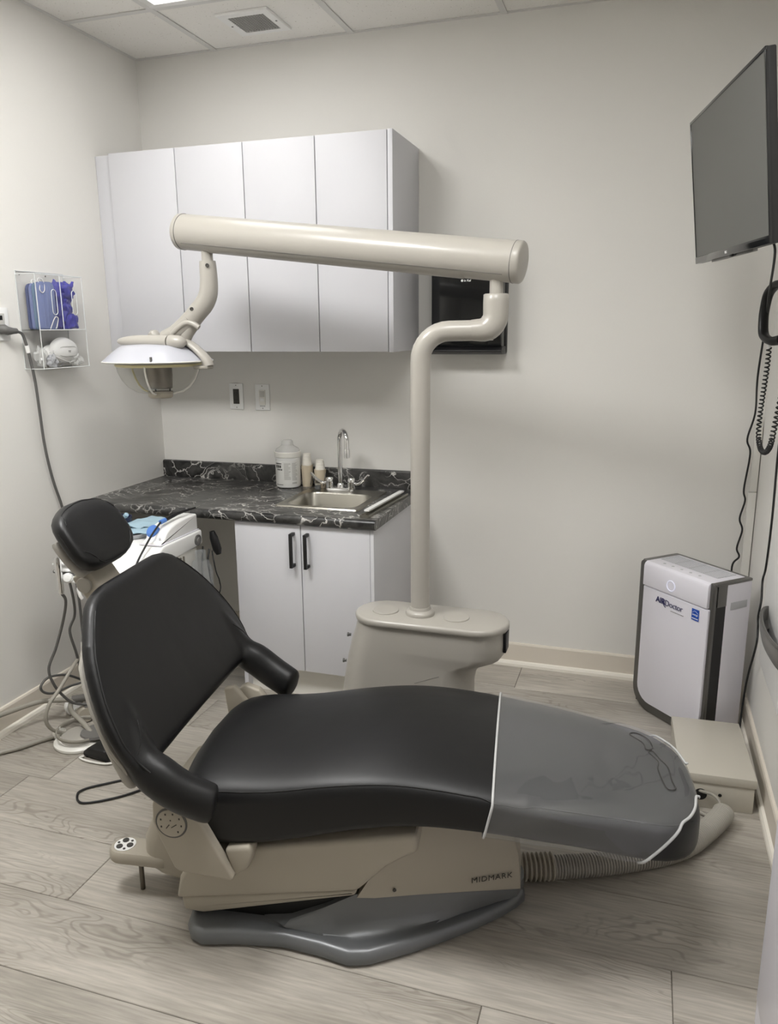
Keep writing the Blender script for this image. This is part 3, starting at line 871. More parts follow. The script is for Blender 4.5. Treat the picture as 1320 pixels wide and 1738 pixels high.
lpart('wall_plate', MB().box(-0.03, 0.0115, -0.05, 0.05, -0.10, 0.10, 0.002, Mx=MW), M['black'], t)

t = thing('wall_box', 'small white box on the right wall behind the television', 'outlet', (2.62, -1.02, 1.80))
part('housing', MB().box(2.600, 2.6365, -1.06, -0.99, 1.76, 1.87, 0.004), M['white'], t)

# handset with coiled cord
t = thing('wall_handset', 'black corded handset hanging on the right wall below the television', 'handset', (2.60, -0.40, 1.40))
pts = spline([(2.612, -0.425, 1.580), (2.585, -0.385, 1.589), (2.566, -0.350, 1.565), (2.560, -0.335, 1.520), (2.559, -0.335, 1.475), (2.563, -0.352, 1.430), (2.580, -0.395, 1.412), (2.606, -0.425, 1.416)], 6)
nP = len(pts)
part('grip', MB().tube(pts, 0.015, 12, ellipse=[(0.012 + 0.004 * abs(2 * i / (nP - 1) - 1) ** 2, 0.017 + 0.006 * abs(2 * i / (nP - 1) - 1) ** 2) for i in range(nP)]), M['black'], t, 60)
part('cradle', MB().box(2.612, 2.6365, -0.475, -0.385, 1.36, 1.60, 0.008), M['scoop'], t)
part('strain_relief', MB().tube([(2.574, -0.385, 1.414), (2.578, -0.382, 1.385)], [0.007, 0.004], 10), M['white'], t)
ctr = spline([(2.578, -0.382, 1.390), (2.580, -0.368, 1.333), (2.58, -0.341, 1.254), (2.58, -0.313, 1.172), (2.58, -0.318, 1.105), (2.58, -0.36, 1.072), (2.58, -0.425, 1.058), (2.58, -0.52, 1.066), (2.58, -0.60, 1.098), (2.58, -0.640, 1.153), (2.59, -0.640, 1.25), (2.610, -0.60, 1.38)], 14)
# helix around the hanging path
L_ = [0.0]
for a, b in zip(ctr, ctr[1:]): L_.append(L_[-1] + (b - a).length)
hel = []
turns = 62; samples = turns * 9
for i in range(samples + 1):
    s = L_[-1] * i / samples
    k = max(0, min(len(L_) - 2, next((q for q in range(len(L_) - 1) if L_[q + 1] >= s), len(L_) - 2)))
    u = (s - L_[k]) / max(1e-9, L_[k + 1] - L_[k])
    p = ctr[k].lerp(ctr[k + 1], u); tdir = (ctr[k + 1] - ctr[k]).normalized()
    n1 = Vector((1, 0, 0)); n1 = (n1 - tdir * n1.dot(tdir)).normalized(); n2 = tdir.cross(n1)
    ph = 2 * pi * turns * i / samples
    hel.append(p + n1 * cos(ph) * 0.0068 + n2 * sin(ph) * 0.0068)
part('coiled_cord', MB().tube(hel, 0.0026, 6), M['blackcord'], t, 60)

def cord(name, label, pts, r, m, n=8, cat='cord', seg=8, group=None):
    p = spline(pts, seg)
    mb = MB().tube(p, r, n)
    c0 = p[0].copy()
    o = link(name, mb.mesh(name, m, c0, 60)); o.location = c0
    return tag(o, label, cat, group)
mbc_ = MB().tube(spline([(2.50, -0.77, 1.70), (2.52, -0.75, 1.66), (2.552, -0.46, 1.556), (2.575, -0.26, 1.446), (2.570, -0.24, 1.287), (2.597, -0.05, 1.143), (2.581, -0.03, 1.043), (2.596, -0.03, 0.987), (2.586, -0.03, 0.85), (2.594, -0.03, 0.804), (2.581, -0.03, 0.733), (2.594, -0.03, 0.687), (2.581, -0.03, 0.614), (2.592, -0.03, 0.579), (2.570, -0.03, 0.536), (2.58, -0.04, 0.40)], 8), 0.0036, 8)
mbc_.xf(inv)
lpart('power_cable', mbc_, M['blackcord'], tv_, 60)
cord('wall_cable', 'thin black cable running down the right wall beside the air purifier to the floor',
     [(2.625, -0.545, 1.35), (2.618, -0.53, 1.2), (2.615, -0.53, 1.064), (2.615, -0.548, 0.856), (2.615, -0.531, 0.693), (2.615, -0.492, 0.63), (2.61, -0.540, 0.576), (2.605, -0.545, 0.519), (2.615, -0.497, 0.464), (2.612, -0.520, 0.41), (2.606, -0.455, 0.269), (2.606, -0.41, 0.157), (2.600, -0.43, 0.06), (2.597, -0.46, 0.02), (2.608, -0.49, 0.006)], 0.0036, M['blackcord'])

# ------------------------------------------------------------------ wall-hung bin and near cabinet on the right
t = thing('wall_bin', 'white wall-hung bin with a grey scoop rim, right edge of the photo', 'bin', (2.60, -0.8, 0.5))
part('back_panel', MB().box(2.606, 2.6365, -1.02, -0.630, 0.40, 1.00, 0.004), M['white'], t)
rgs = []
for (zz, gr) in ((0.610, 1.0), (0.602, 1.04), (0.580, 1.0), (0.556, 0.86), (0.540, 0.6), (0.532, 0.3)):
    ring = []
    for k in range(17):
        a = pi * k / 16
        ring.append(Vector((2.607 - 0.040 * sin(a) * gr, -0.90 + 0.19 * cos(a) * (0.55 + 0.45 * gr), zz)))
    rgs.append(ring)
sb = MB().loft(rgs, cap=False)
sb.f.append(tuple(len(rgs) * 17 - 17 + k for k in range(17)))
inner = [[Vector((2.607 - 0.034 * sin(pi * k / 16) * g2, -0.90 + 0.18 * cos(pi * k / 16) * (0.55 + 0.45 * g2), zz)) for k in range(17)] for zz, g2 in ((0.610, 1.0), (0.575, 0.9), (0.56, 0.5))]
o0 = len(sb.v)
sb.loft(inner, cap=False)
sb.f += [(k, k + 1, o0 + k + 1, o0 + k) for k in range(16)]
part('scoop', sb, M['scoop'], t, 40, label='grey plastic scoop')
part('scoop_rim', MB().tube([Vector((2.607 - 0.038 * sin(pi * k / 16), -0.90 + 0.186 * cos(pi * k / 16), 0.611)) for k in range(17)], 0.0055, 8), M['silver'], t)

t = thing('storage_cabinet', 'white storage cabinet at the right edge, nearest the camera', 'cabinet', (2.57, -2.1, 0))
part('body', MB().box(2.527, 2.6, -2.55, -1.69, 0.0, 0.92, 0.001), M['lilac'], t)
part('door', MB().box(2.507, 2.525, -2.118, -1.692, 0.06, 0.90, 0.0015), M['lilac'], t)
part('door', MB().box(2.507, 2.525, -2.548, -2.122, 0.06, 0.90, 0.0015), M['lilac'], t)
part('plinth', MB().box(2.509, 2.527, -2.55, -1.69, 0.0, 0.058), M['lilac'], t)
part('top', MB().box(2.500, 2.6365, -2.555, -1.69, 0.9205, 0.945, 0.002), M['lilac'], t)

# ------------------------------------------------------------------ air purifier
PA = math.atan2(-0.494 + 0.235, 2.469 - 2.225)
pr_loc = Vector(((2.225 + 2.469) / 2, (-0.235 - 0.494) / 2, 0))
t = thing('air_purifier', 'white air purifier with a silver frame, standing in the back right corner', 'air purifier', pr_loc, PA)
pw, pd, ph = 0.178, 0.185, 0.600
def rr2(x0, x1, z0, z1, rb, rtp, n=6):
    pts = []
    for cx, cz, a0, r in ((x1 - rtp, z1 - rtp, 0, rtp), (x0 + rtp, z1 - rtp, pi / 2, rtp), (x0 + rb, z0 + rb, pi, rb), (x1 - rb, z0 + rb, 1.5 * pi, rb)):
        for k in range(n + 1):
            a = a0 + pi / 2 * k / n
            pts.append((cx + r * cos(a), cz + r * sin(a)))
    return pts
sil = rr2(-pw, pw, 0.004, ph, 0.085, 0.018)
lpart('silver_frame', MB().prism(sil, 0.002, 0.016, 'xz', 0.003), M['silver'], t, 30)
lpart('front_panel', MB().prism(rr2(-pw + 0.032, pw - 0.012, 0.042, ph - 0.095, 0.066, 0.003), -0.008, 0.006, 'xz', 0.004), M['lilac'], t, 30)
lpart('top_panel', MB().prism([(-0.010, ph - 0.092), (-0.010, ph - 0.016), (-0.006, ph - 0.006), (0.004, ph + 0.001), (0.165, ph + 0.001), (0.165, ph - 0.02), (0.01, ph - 0.04), (0.01, ph - 0.092)], -pw + 0.030, pw - 0.018, 'yz', 0.0025), M['lilac'], t, 30)
lpart('side_shell', MB().prism(rr2(-pw + 0.004, pw, 0.006, ph - 0.006, 0.03, 0.014), 0.062, pd, 'xz', 0.006), M['lilac'], t, 30)
lpart('air_slot', MB().box(-pw + 0.010, pw - 0.002, 0.014, 0.066, 0.02, ph - 0.085), M['black'], t)
lpart('slot_cap', MB().box(-pw + 0.002, pw - 0.001, 0.022, 0.066, ph - 0.088, ph - 0.010, 0.002), M['silver'], t)
lpart('top_rim', MB().prism([(-pw, 0.012), (pw, 0.012), (pw, pd), (-pw, pd)], ph - 0.012, ph - 0.001, 'xy', 0.004), M['silver'], t, 30)
gr = MB()
for k in range(11):
    y = 0.060 + k * 0.0085
    gr.box(-pw + 0.045, pw - 0.045, y, y + 0.004, ph + 0.0005, ph + 0.0022)
for k in range(5):
    x = -pw + 0.045 + k * (2 * pw - 0.09) / 4
    gr.box(x - 0.0015, x + 0.0015, 0.060, 0.150, ph + 0.0005, ph + 0.0026)
lpart('outlet_grille', gr, M['handlegrey'], t, 0)
for k in range(5): lpart('button', MB().lathe([(0.0055, 0), (0.005, 0.0012), (0, 0.0012)], (-0.085 + k * 0.042, 0.030, ph + 0.001), 12), M['handlegrey'], t)
rg = MB(); rg.tube([Vector((-0.008 + 0.019 * cos(2 * pi * k / 32), -0.0103, ph - 0.058 + 0.019 * sin(2 * pi * k / 32))) for k in range(32)], 0.0022, 8, closed=True)
lpart('light_ring', rg, M['ring_led'], t, 60, label='softly glowing bluish ring')
hd = MB(); hd.box(pw - 0.002, pw + 0.0012, 0.085, 0.165, ph - 0.105, ph - 0.078, 0.001)
lpart('handle_recess', hd, M['handlegrey'], t)
tx = text_mb('AIR', 0.030, 0.0004, 0.0007); tx.xf(frame((-0.075, -0.0108, ph - 0.136), (1, 0, 0), (0, 0, 1)))
t2x = text_mb('Doctor', 0.031, 0.0004, -0.0002, space=0.92); t2x.xf(frame((-0.031, -0.0108, ph - 0.138), (1, 0, 0), (0, 0, 1)))
swo = MB().tube(spline([(-0.041, -0.0106, ph - 0.126), (-0.034, -0.0106, ph - 0.140), (-0.026, -0.0106, ph - 0.146)], 4), 0.0014, 6)
tx.add(t2x.v, t2x.f); tx.add(swo.v, swo.f)
lpart('lettering', tx, M['navytxt'], t, 0)
ul = MB()
for k in range(9): ul.box(0.0 + k * 0.007, 0.005 + k * 0.007, -0.0106, -0.0100, ph - 0.152, ph - 0.150)
lpart('small_print', ul, M['greytxt'], t, 0)
lb = lpart('energy_label', MB().box(0.098, 0.130, -0.0112, -0.0098, ph - 0.148, ph - 0.107), M['bluelab'], t, 0, label='square blue label')
e = MB()
tx = text_mb('energy', 0.0095, 0.0002, 0.0001, shear=0.3); tx.xf(frame((0.1005, -0.0115, ph - 0.130), (1, 0, 0), (0, 0, 1))); e.add(tx.v, tx.f)
e.tube(spline([(0.101, -0.0114, ph - 0.122), (0.112, -0.0114, ph - 0.114), (0.127, -0.0114, ph - 0.121)], 5), 0.0006, 5)
e.box(0.1, 0.128, -0.0116, -0.0110, ph - 0.143, ph - 0.140)
lpart('label_print', e, M['white'], lb, 0)
for x in (-0.10, 0.10):
    for y in (0.05, 0.15): lpart('foot', MB().box(x - 0.02, x + 0.02, y - 0.015, y + 0.015, 0.0, 0.010, 0.001), M['black'], t)

# ------------------------------------------------------------------ utility box, hose
t = thing('utility_box', 'beige steel utility box on the floor in front of the air purifier', 'box', (2.48, -0.715, 0), radians(2.5))
lpart('body', MB().prism([(-0.107, -0.181), (0.107, -0.181), (0.107, 0.180), (-0.107, 0.180)], 0.0, 0.090, 'xy', 0.002), M['boxmetal'], t)
lpart('lid', MB().prism([(-0.111, -0.186), (0.111, -0.186), (0.111, 0.184), (-0.111, 0.184)], 0.088, 0.117, 'xy', 0.003), M['boxmetal'], t)
lpart('port_hole', MB().lathe([(0.019, 0), (0.019, 0.0012), (0, 0.0012)], (-0.046, -0.1808, 0.046), 20, axis=(0, -1, 0)), M['black'], t)
lpart('port_hole', MB().lathe([(0.0055, 0), (0.0055, 0.0012), (0, 0.0012)], (0.010, -0.1808, 0.050), 14, axis=(0, -1, 0)), M['black'], t)
tag(link('blue_hose', MB().tube([(2.607, -0.565, 0.0105), (2.611, -0.75, 0.0105)], 0.007, 8).mesh('blue_hose', M['teal'], Vector((2.607, -0.565, 0)), 60)),
    'short blue hose lying between the beige box and the right baseboard', 'hose').location = (2.607, -0.565, 0)

def corrugated(mb, pts, r, pitch=0.0078, depth=0.0048, n=18):
    p = spline(pts, 10)
    L_ = [0.0]
    for a, b in zip(p, p[1:]): L_.append(L_[-1] + (b - a).length)
    out, rad = [], []
    cnt = int(L_[-1] / pitch)
    for i in range(cnt * 3 + 1):
        s = L_[-1] * i / (cnt * 3)
        k = next((q for q in range(len(L_) - 1) if L_[q + 1] >= s - 1e-9), len(L_) - 2)
        u = (s - L_[k]) / max(1e-9, L_[k + 1] - L_[k])
        out.append(p[k].lerp(p[k + 1], u)); rad.append(r - (depth if i % 3 == 0 else 0))
    return mb.tube(out, rad, n)
t = thing('corrugated_hose', 'ribbed beige hose on the floor from the chair base to the utility box', 'hose', (2.2, -1.25, 0.0))
hz = 0.0335
path = [(2.02, -1.370, hz), (2.137, -1.322, hz), (2.242, -1.268, hz), (2.330, -1.212, hz), (2.397, -1.150, hz), (2.455, -1.060, hz), (2.495, -0.985, hz), (2.504, -0.960, hz)]
part('ribbed_tube', corrugated(MB(), path, 0.0315), M['beige'], t, 25)
part('dark_sleeve', corrugated(MB(), [(1.915, -1.395, 0.040), (1.96, -1.390, 0.038), (2.045, -1.360, 0.037)], 0.0375, 0.0115, 0.009), M['beige2'], t, 25, label='wider ribbed end sleeve')
tb = MB()
tb.tube(spline([(2.496, -0.965, 0.045), (2.490, -0.945, 0.062), (2.47, -0.925, 0.068), (2.444, -0.905, 0.060), (2.436, -0.88, 0.050)], 6), 0.005, 8)
tb.tube(spline([(2.500, -0.968, 0.030), (2.470, -0.955, 0.010), (2.430, -0.93, 0.012), (2.425, -0.905, 0.038), (2.428, -0.88, 0.044)], 6), 0.006, 8)
part('small_tube', tb, M['hose'], t, 60)

# ------------------------------------------------------------------ acrylic dispenser on the left wall
ay0, ay1, az0, az1, ad = -0.854, -0.600, 1.325, 1.677, 0.086
t = thing('acrylic_dispenser', 'clear acrylic wall holder for masks and gloves', 'dispenser', (0.0, -0.727, az0))
q = 0.003
part('back_panel', MB().box(0.001, 0.001 + q, ay0, ay1, az0, az1), M['acryl'], t)
part('side_panel', MB().box(0.004, ad, ay0, ay0 + q, az0, az1 - 0.012), M['acryl'], t)
part('side_panel', MB().box(0.004, ad, ay1 - q, ay1, az0, az1 - 0.012), M['acryl'], t)
part('divider', MB().box(0.004, ad - 0.002, -0.728, -0.725, 1.468, az1 - 0.015), M['acryl'], t)
part('shelf', MB().box(0.004, ad, ay0 + q, ay1 - q, 1.465, 1.468), M['acryl'], t)
part('bottom_panel', MB().box(0.004, ad, ay0 + q, ay1 - q, az0, az0 + q), M['acryl'], t)
part('front_panel', MB().box(ad, ad + q, ay0, ay1, az0, az1 - 0.012), M['acryl'], t)
ed = MB()
def bar(a, b, r=0.0016): ed.tube([a, b], r, 6)
for y in (ay0 + 0.0015, ay1 - 0.0015):
    bar((ad + 0.0015, y, az0), (ad + 0.0015, y, az1 - 0.012)); bar((0.0025, y, az0), (0.0025, y, az1)); bar((0.004, y, az1 - 0.012), (ad, y, az1 - 0.012)); bar((0.004, y, az0 + 0.001), (ad, y, az0 + 0.001))
for z_ in (az0 + 0.0015, 1.4665): bar((ad + 0.0035, ay0, z_), (ad + 0.0035, ay1, z_))
bar((0.0025, ay0, az1), (0.0025, ay1, az1)); bar((ad + 0.0015, ay0, az1 - 0.012), (ad + 0.0015, ay1, az1 - 0.012)); bar((ad + 0.003, -0.7265, 1.468), (ad + 0.003, -0.7265, az1 - 0.013))
part('polished_edge', ed, M['acryledge'], t, 60)
lp = MB()
for yc in (-0.765, -0.655):
    pts = [(ad + 0.004, yc + 0.013 * cos(a), 1.600 + 0.013 * sin(a)) for a in [pi * k / 8 for k in range(9)]] + [(ad + 0.004, yc + 0.013 * cos(a), 1.535 + 0.013 * sin(a)) for a in [pi + pi * k / 8 for k in range(9)]]
    lp.tube(pts, 0.0013, 6, closed=True)
part('finger_slot', lp, M['acryledge'], t, 60)
for y in (ay0 + 0.02, ay1 - 0.10): part('screw', MB().lathe([(0.003, 0), (0.003, 0.001), (0, 0.0014)], (0.004, y, az1 - 0.012), 10, axis=(1, 0, 0)), M['darktxt'], t)

# folded masks: a stack seen through the front of the left compartment
mask_lab = ['blue folded face mask at the front of the stack in the acrylic holder', 'teal edged face mask, second in the mask stack of the acrylic holder',
            'blue face mask, third in the mask stack of the acrylic holder', 'navy face mask at the back of the stack, next to the wall']
for k, (mm_, x) in enumerate((('mask1', 0.066), ('mask3', 0.050), ('mask1', 0.034), ('mask2', 0.017))):
    zz0, zz1 = 1.4685, 1.640 - 0.002 * k
    yc = -0.783 + 0.002 * k
    t = thing('face_mask', mask_lab[k], 'face mask', (x, yc, zz0), group='folded face masks in the acrylic holder')
    ol = rr2(-0.046, 0.046, 0.0, zz1 - zz0, 0.010, 0.022)
    mb = MB()
    rgs = [[Vector((x - 0.007, yc + u * 0.93, zz0 + 0.003 + v * 0.96)) for u, v in ol], [Vector((x - 0.003, yc + u, zz0 + v)) for u, v in ol],
           [Vector((x + 0.004, yc + u, zz0 + v)) for u, v in ol], [Vector((x + 0.0075, yc + u * 0.90, zz0 + 0.004 + v * 0.95)) for u, v in ol]]
    mb.loft(rgs)
    for f in (0.3, 0.5, 0.7):
        yy = yc - 0.046 + 0.092 * f
        mb.box(x + 0.005, x + 0.0088, yy - 0.004, yy + 0.004, zz0 + 0.012, zz1 - 0.012, 0.001)
    part('fabric', mb, M[mm_], t, 50)
    lo = MB()
    if k in (0, 2):
        lo.tube(spline([(x + 0.006, yc - 0.030, zz1 - 0.012), (x + 0.010, yc - 0.036, zz1 - 0.030), (x + 0.010, yc - 0.024, zz1 - 0.040), (x + 0.009, yc - 0.010, zz1 - 0.028), (x + 0.004, yc - 0.008, zz1 + 0.004), (x, yc - 0.022, zz1 + 0.012), (x + 0.002, yc - 0.034, zz1 + 0.004)], 6, True), 0.0016, 6, closed=True)
        lo.tube(spline([(x + 0.009, yc + 0.000, zz0 + 0.002), (x + 0.012, yc + 0.018, zz0 + 0.034), (x + 0.011, yc + 0.032, zz0 + 0.046), (x + 0.011, yc + 0.044, zz0 + 0.040), (x + 0.010, yc + 0.035, zz0 + 0.012), (x + 0.010, yc + 0.028, zz0 + 0.003)], 6), 0.0017, 6)
    else:
        lo.tube(spline([(x + 0.003, yc + 0.010, zz0 + 0.003), (x + 0.005, yc + 0.030, zz0 + 0.030), (x + 0.005, yc + 0.044, zz0 + 0.030), (x + 0.005, yc + 0.047, zz0 + 0.004)], 6), 0.0018, 6)
    part('ear_loop', lo, M['resp'], t, 60)

def blob(c, r, seed, amp=0.25, n=2, sc_=18):
    bm = bmesh.new(); bmesh.ops.create_icosphere(bm, subdivisions=n + 1, radius=1)
    vs = []
    for v in bm.verts:
        d = v.co.normalized()
        k = 1 + amp * noise.noise(d * 1.6 + Vector((seed * 3.1, seed * 1.7, seed)))
        k += amp * 0.5 * noise.noise(d * 4 + Vector((seed, seed * 2, 5)))
        vs.append(Vector((c[0] + d.x * r[0] * k, c[1] + d.y * r[1] * k, c[2] + d.z * r[2] * k)))
    bm.verts.index_update()
    fs = [[v.index for v in f.verts] for f in bm.faces]
    bm.free()
    return vs, fs
gl_lab = ['crumpled indigo glove at the top right of the acrylic holder', 'crumpled indigo glove in the middle of the right compartment',
          'crumpled indigo glove at the bottom of the right compartment', 'indigo glove pressed beside the mask stack']
for k, (c, ang) in enumerate((((0.045, -0.655, 1.608), 0.3), ((0.042, -0.668, 1.555), 1.2), ((0.044, -0.655, 1.502), -0.4), ((0.036, -0.704, 1.560), 1.57))):
    t = thing('nitrile_glove', gl_lab[k], 'glove', c, group='indigo gloves in the acrylic holder')
    mb = MB()
    vs, fs = blob(c, (0.030, 0.044 if k != 3 else 0.020, 0.036 if k != 3 else 0.080), k + 1, 0.5, 2); mb.add(vs, fs)
    for f in range(5):
        a = ang + (f - 2) * 0.42 + (pi if k == 1 else 0)
        Lf = (0.040, 0.048, 0.052, 0.047, 0.038)[f] * (0.6 if k == 3 else 1.0)
        y1 = c[1] + cos(a) * (Lf + 0.006); z1 = c[2] + sin(a) * (Lf + 0.012)
        y1 = max(-0.719, min(-0.612, y1)); z1 = max(1.476, min(1.648, z1))
        x1 = 0.03 + 0.035 * random.random()
        p = spline([c, ((c[0] + x1) / 2 + 0.012, (c[1] + y1) / 2, (c[2] + z1) / 2), (x1, y1, z1)], 5)
        mb.tube(p, [0.0085 - 0.0018 * i / (len(p) - 1) for i in range(len(p))], 8)
    cf = [Vector((c[0] + 0.024 * cos(2 * pi * i / 14), c[1] - cos(ang) * 0.022 + 0.012 * sin(2 * pi * i / 14), c[2] - sin(ang) * 0.026 + 0.006 * sin(4 * pi * i / 14))) for i in range(14)]
    mb.tube([Vector((max(0.012, min(0.074, p.x)), max(-0.716, min(-0.616, p.y)), max(1.478, p.z))) for p in cf], 0.0042, 6, closed=True)
    mb = remesh(mb, 0.0035, 2)
    for v in mb.v:
        d = noise.noise_vector(v * 70) * 0.0035 + noise.noise_vector(v * 160) * 0.0015
        v += d
        v.x = max(0.007, min(0.081, v.x)); v.y = max(-0.7235, min(-0.606, v.y)); v.z = max(1.4695, min(1.655, v.z))
    part('skin', mb, M['glove'], t, 50)

# cup respirators in the bottom compartment
for k, (c, sx, lab_) in enumerate((((0.050, -0.685, 1.385), 1.22, 'white cup respirator at the front of the lower compartment'), ((0.030, -0.728, 1.370), 0.95, 'white respirator lying behind the front one, lower compartment'))):
    t = thing('respirator', lab_, 'respirator', c, group='white respirators in the acrylic holder')
    mb = MB()
    rgs = []
    for (f, xo) in ((1.0, -0.010), (0.99, -0.004), (0.92, 0.004), (0.76, 0.010), (0.50, 0.0145), (0.15, 0.016)):
        rgs.append([Vector((c[0] + xo * sx, c[1] + 0.060 * f * sx * cos(a), c[2] + 0.040 * f * sx * sin(a) * (1.05 if sin(a) > 0 else 0.85))) for a in [2 * pi * i / 28 for i in range(28)]])
    mb.loft(rgs)
    mb.tube([Vector((c[0] - 0.010 * sx, c[1] + 0.061 * sx * cos(a), c[2] + 0.040 * sx * sin(a) * (1.05 if sin(a) > 0 else 0.85))) for a in [2 * pi * i / 28 for i in range(28)]], 0.003, 6, closed=True)
    part('cup', mb, M['resp'], t, 60)
    fl = MB()
    for dz, dx0 in ((0.014, 0.0165), (-0.013, 0.0165)):
        fl.tube(spline([(c[0] + 0.001, c[1] - 0.057 * sx, c[2] + dz * 0.2), (c[0] + (dx0 - 0.004) * sx, c[1] - 0.030 * sx, c[2] + dz * sx), (c[0] + dx0 * sx, c[1], c[2] + dz * 1.1 * sx), (c[0] + (dx0 - 0.004) * sx, c[1] + 0.030 * sx, c[2] + dz * sx), (c[0] + 0.001, c[1] + 0.057 * sx, c[2] + dz * 0.2)], 6), 0.0016, 6)
    part('fold_line', fl, M['labelgrey'], t, 60)
    st = MB()
    for dz in (-0.02, -0.034):
        st.tube(spline([(c[0] + 0.004, c[1] - 0.056 * sx, c[2] + dz * 0.4), (c[0] + 0.0145, c[1] - 0.02, c[2] + dz * 1.05), (c[0] + 0.0145, c[1] + 0.02, c[2] + dz * 1.1), (c[0] + 0.002, c[1] + 0.057 * sx, c[2] + dz * 0.3)], 6), 0.0018, 6)
    part('strap', st, M['handlegrey'] if k else M['resp'], t, 60)
    if k == 0:
        tx = text_mb('YY', 0.012, 0.0006, 0.0002); tx.xf(frame((c[0] + 0.0200, c[1] - 0.007, c[2] - 0.004), (0, 1, 0), (0, 0, 1)))
        part('print', tx, M['greytxt'], t, 0)
for k, (c, r_, lab_) in enumerate((((0.045, -0.812, 1.366), (0.018, 0.022, 0.034), 'crumpled clear wrapper at the left of the lower compartment'), ((0.058, -0.772, 1.352), (0.014, 0.022, 0.022), 'small grey printed wrapper below the respirators'), ((0.055, -0.640, 1.352), (0.018, 0.028, 0.022), 'crumpled white wrapper at the right of the lower compartment'))):
    t = thing('wrapper', lab_, 'wrapper', c, group='wrappers in the acrylic holder')
    vs, fs = blob(c, r_, 10 + k, 0.8, 2)
    for v in vs: v.z = max(v.z, 1.3285); v.x = max(0.006, min(0.083, v.x)); v.y = max(-0.849, min(-0.605, v.y))
    part('film', MB().add(vs, fs), M['translid'] if k != 1 else M['handlegrey'], t, 15)

# left wall outlet with plug and hanging cord
t = thing('wall_outlet', 'white wall plate with a grey socket at the left edge of the photo', 'outlet', (0, -0.955, 1.49))
part('plate', MB().box(0.0003, 0.007, -0.992, -0.912, 1.431, 1.546, 0.002), M['white'], t)
so = part('socket', MB().box(0.005, 0.0095, -0.972, -0.934, 1.452, 1.525, 0.001), M['labelgrey'], t)
part('slot', MB().box(0.0094, 0.0100, -0.966, -0.944, 1.502, 1.518), M['black'], so)
t = thing('power_plug', 'grey plug and cord plugged into the left wall and hanging behind the chair', 'plug', (0.03, -0.94, 1.464))
part('plug_body', MB().tube([(0.010, -0.958, 1.470), (0.022, -0.955, 1.470), (0.030, -0.945, 1.464), (0.033, -0.925, 1.464), (0.033, -0.910, 1.464)], [0.017, 0.018, 0.015, 0.011, 0.010], 14), M['hosed'], t, 50)
pts = [(0.033, -0.912, 1.464), (0.035, -0.885, 1.452), (0.034, -0.870, 1.415), (0.032, -0.856, 1.361), (0.030, -0.841, 1.274), (0.028, -0.833, 1.164), (0.026, -0.823, 1.027), (0.024, -0.797, 0.896), (0.022, -0.763, 0.790), (0.022, -0.745, 0.70), (0.022, -0.735, 0.55), (0.03, -0.73, 0.40), (0.04, -0.74, 0.2), (0.05, -0.76, 0.02)]
part('cord', MB().tube(spline(pts, 8), 0.0052, 8), M['hosed'], t, 60)
part('cord_tag', MB().tube([(0.034, -0.869, 1.412), (0.033, -0.862, 1.386)], 0.0075, 10), M['white'], t)

# ------------------------------------------------------------------ delivery cart behind the chair
t = thing('delivery_cart', 'white mobile dental delivery cart standing behind the headrest', 'cart', (0.40, -0.88, 0.0))
pf = [(-1.13, 0.612), (-1.11, 0.640), (-0.96, 0.712), (-0.945, 0.715), (-0.70, 0.715), (-0.70, 0.660), (-0.96, 0.648), (-1.10, 0.600)]
part('top_housing', MB().prism(pf, 0.30, 0.612, 'yz', 0.006, 3), M['white'], t, 30)
part('control_block', MB().box(0.32, 0.600, -1.02, -0.72, 0.50, 0.652, 0.008), M['whitewarm'], t)
for y in (-0.925, -0.895): part('knob', MB().lathe([(0.007, 0), (0.006, 0.010), (0, 0.011)], (0.600, y, 0.628), 12, axis=(1, 0, 0)), M['black'], t)
part('gauge', MB().lathe([(0.021, 0), (0.021, 0.005), (0.018, 0.006), (0.0, 0.006)], (0.6115, -0.735, 0.682), 24, axis=(1, 0, 0)), M['silver'], t)
part('gauge_face', MB().lathe([(0.012, 0.0055), (0.010, 0.0085), (0.0, 0.009)], (0.6115, -0.735, 0.682), 20, axis=(1, 0, 0)), M['scoop'], t)
sy = MB()
for y in (-0.855, -0.835): sy.lathe([(0.007, 0.50), (0.007, 0.60), (0.004, 0.606), (0.004, 0.645)], (0.612, y, 0.0), 12)
part('syringe', sy, M['steel'], t)
part('black_fitting', MB().lathe([(0.005, 0.52), (0.005, 0.575)], (0.626, -0.825, 0), 10), M['black'], t)
part('water_bottle', MB().lathe([(0.0, 0.40), (0.040, 0.402), (0.043, 0.41), (0.043, 0.575), (0.030, 0.61), (0.020, 0.615), (0.020, 0.65)], (0.640, -0.765, 0), 28), M['bottle'], t, label='clear plastic water bottle')
part('column', MB().box(0.33, 0.44, -0.93, -0.82, 0.09, 0.51, 0.015), M['whitewarm'], t)
cb = Vector((0.385, -0.86, 0.07))
castor = [(0.150, -0.962), (0.235, -1.000), (0.49, -0.97), (0.48, -0.76), (0.27, -0.70)]
lg = MB()
for (x, y) in castor:
    p = Vector((x, y, 0.062)); lg.tube([cb + Vector((0, 0, 0.02)), cb.lerp(p, 0.5) + Vector((0, 0, 0.008)), p], [0.024, 0.020, 0.014], 8)
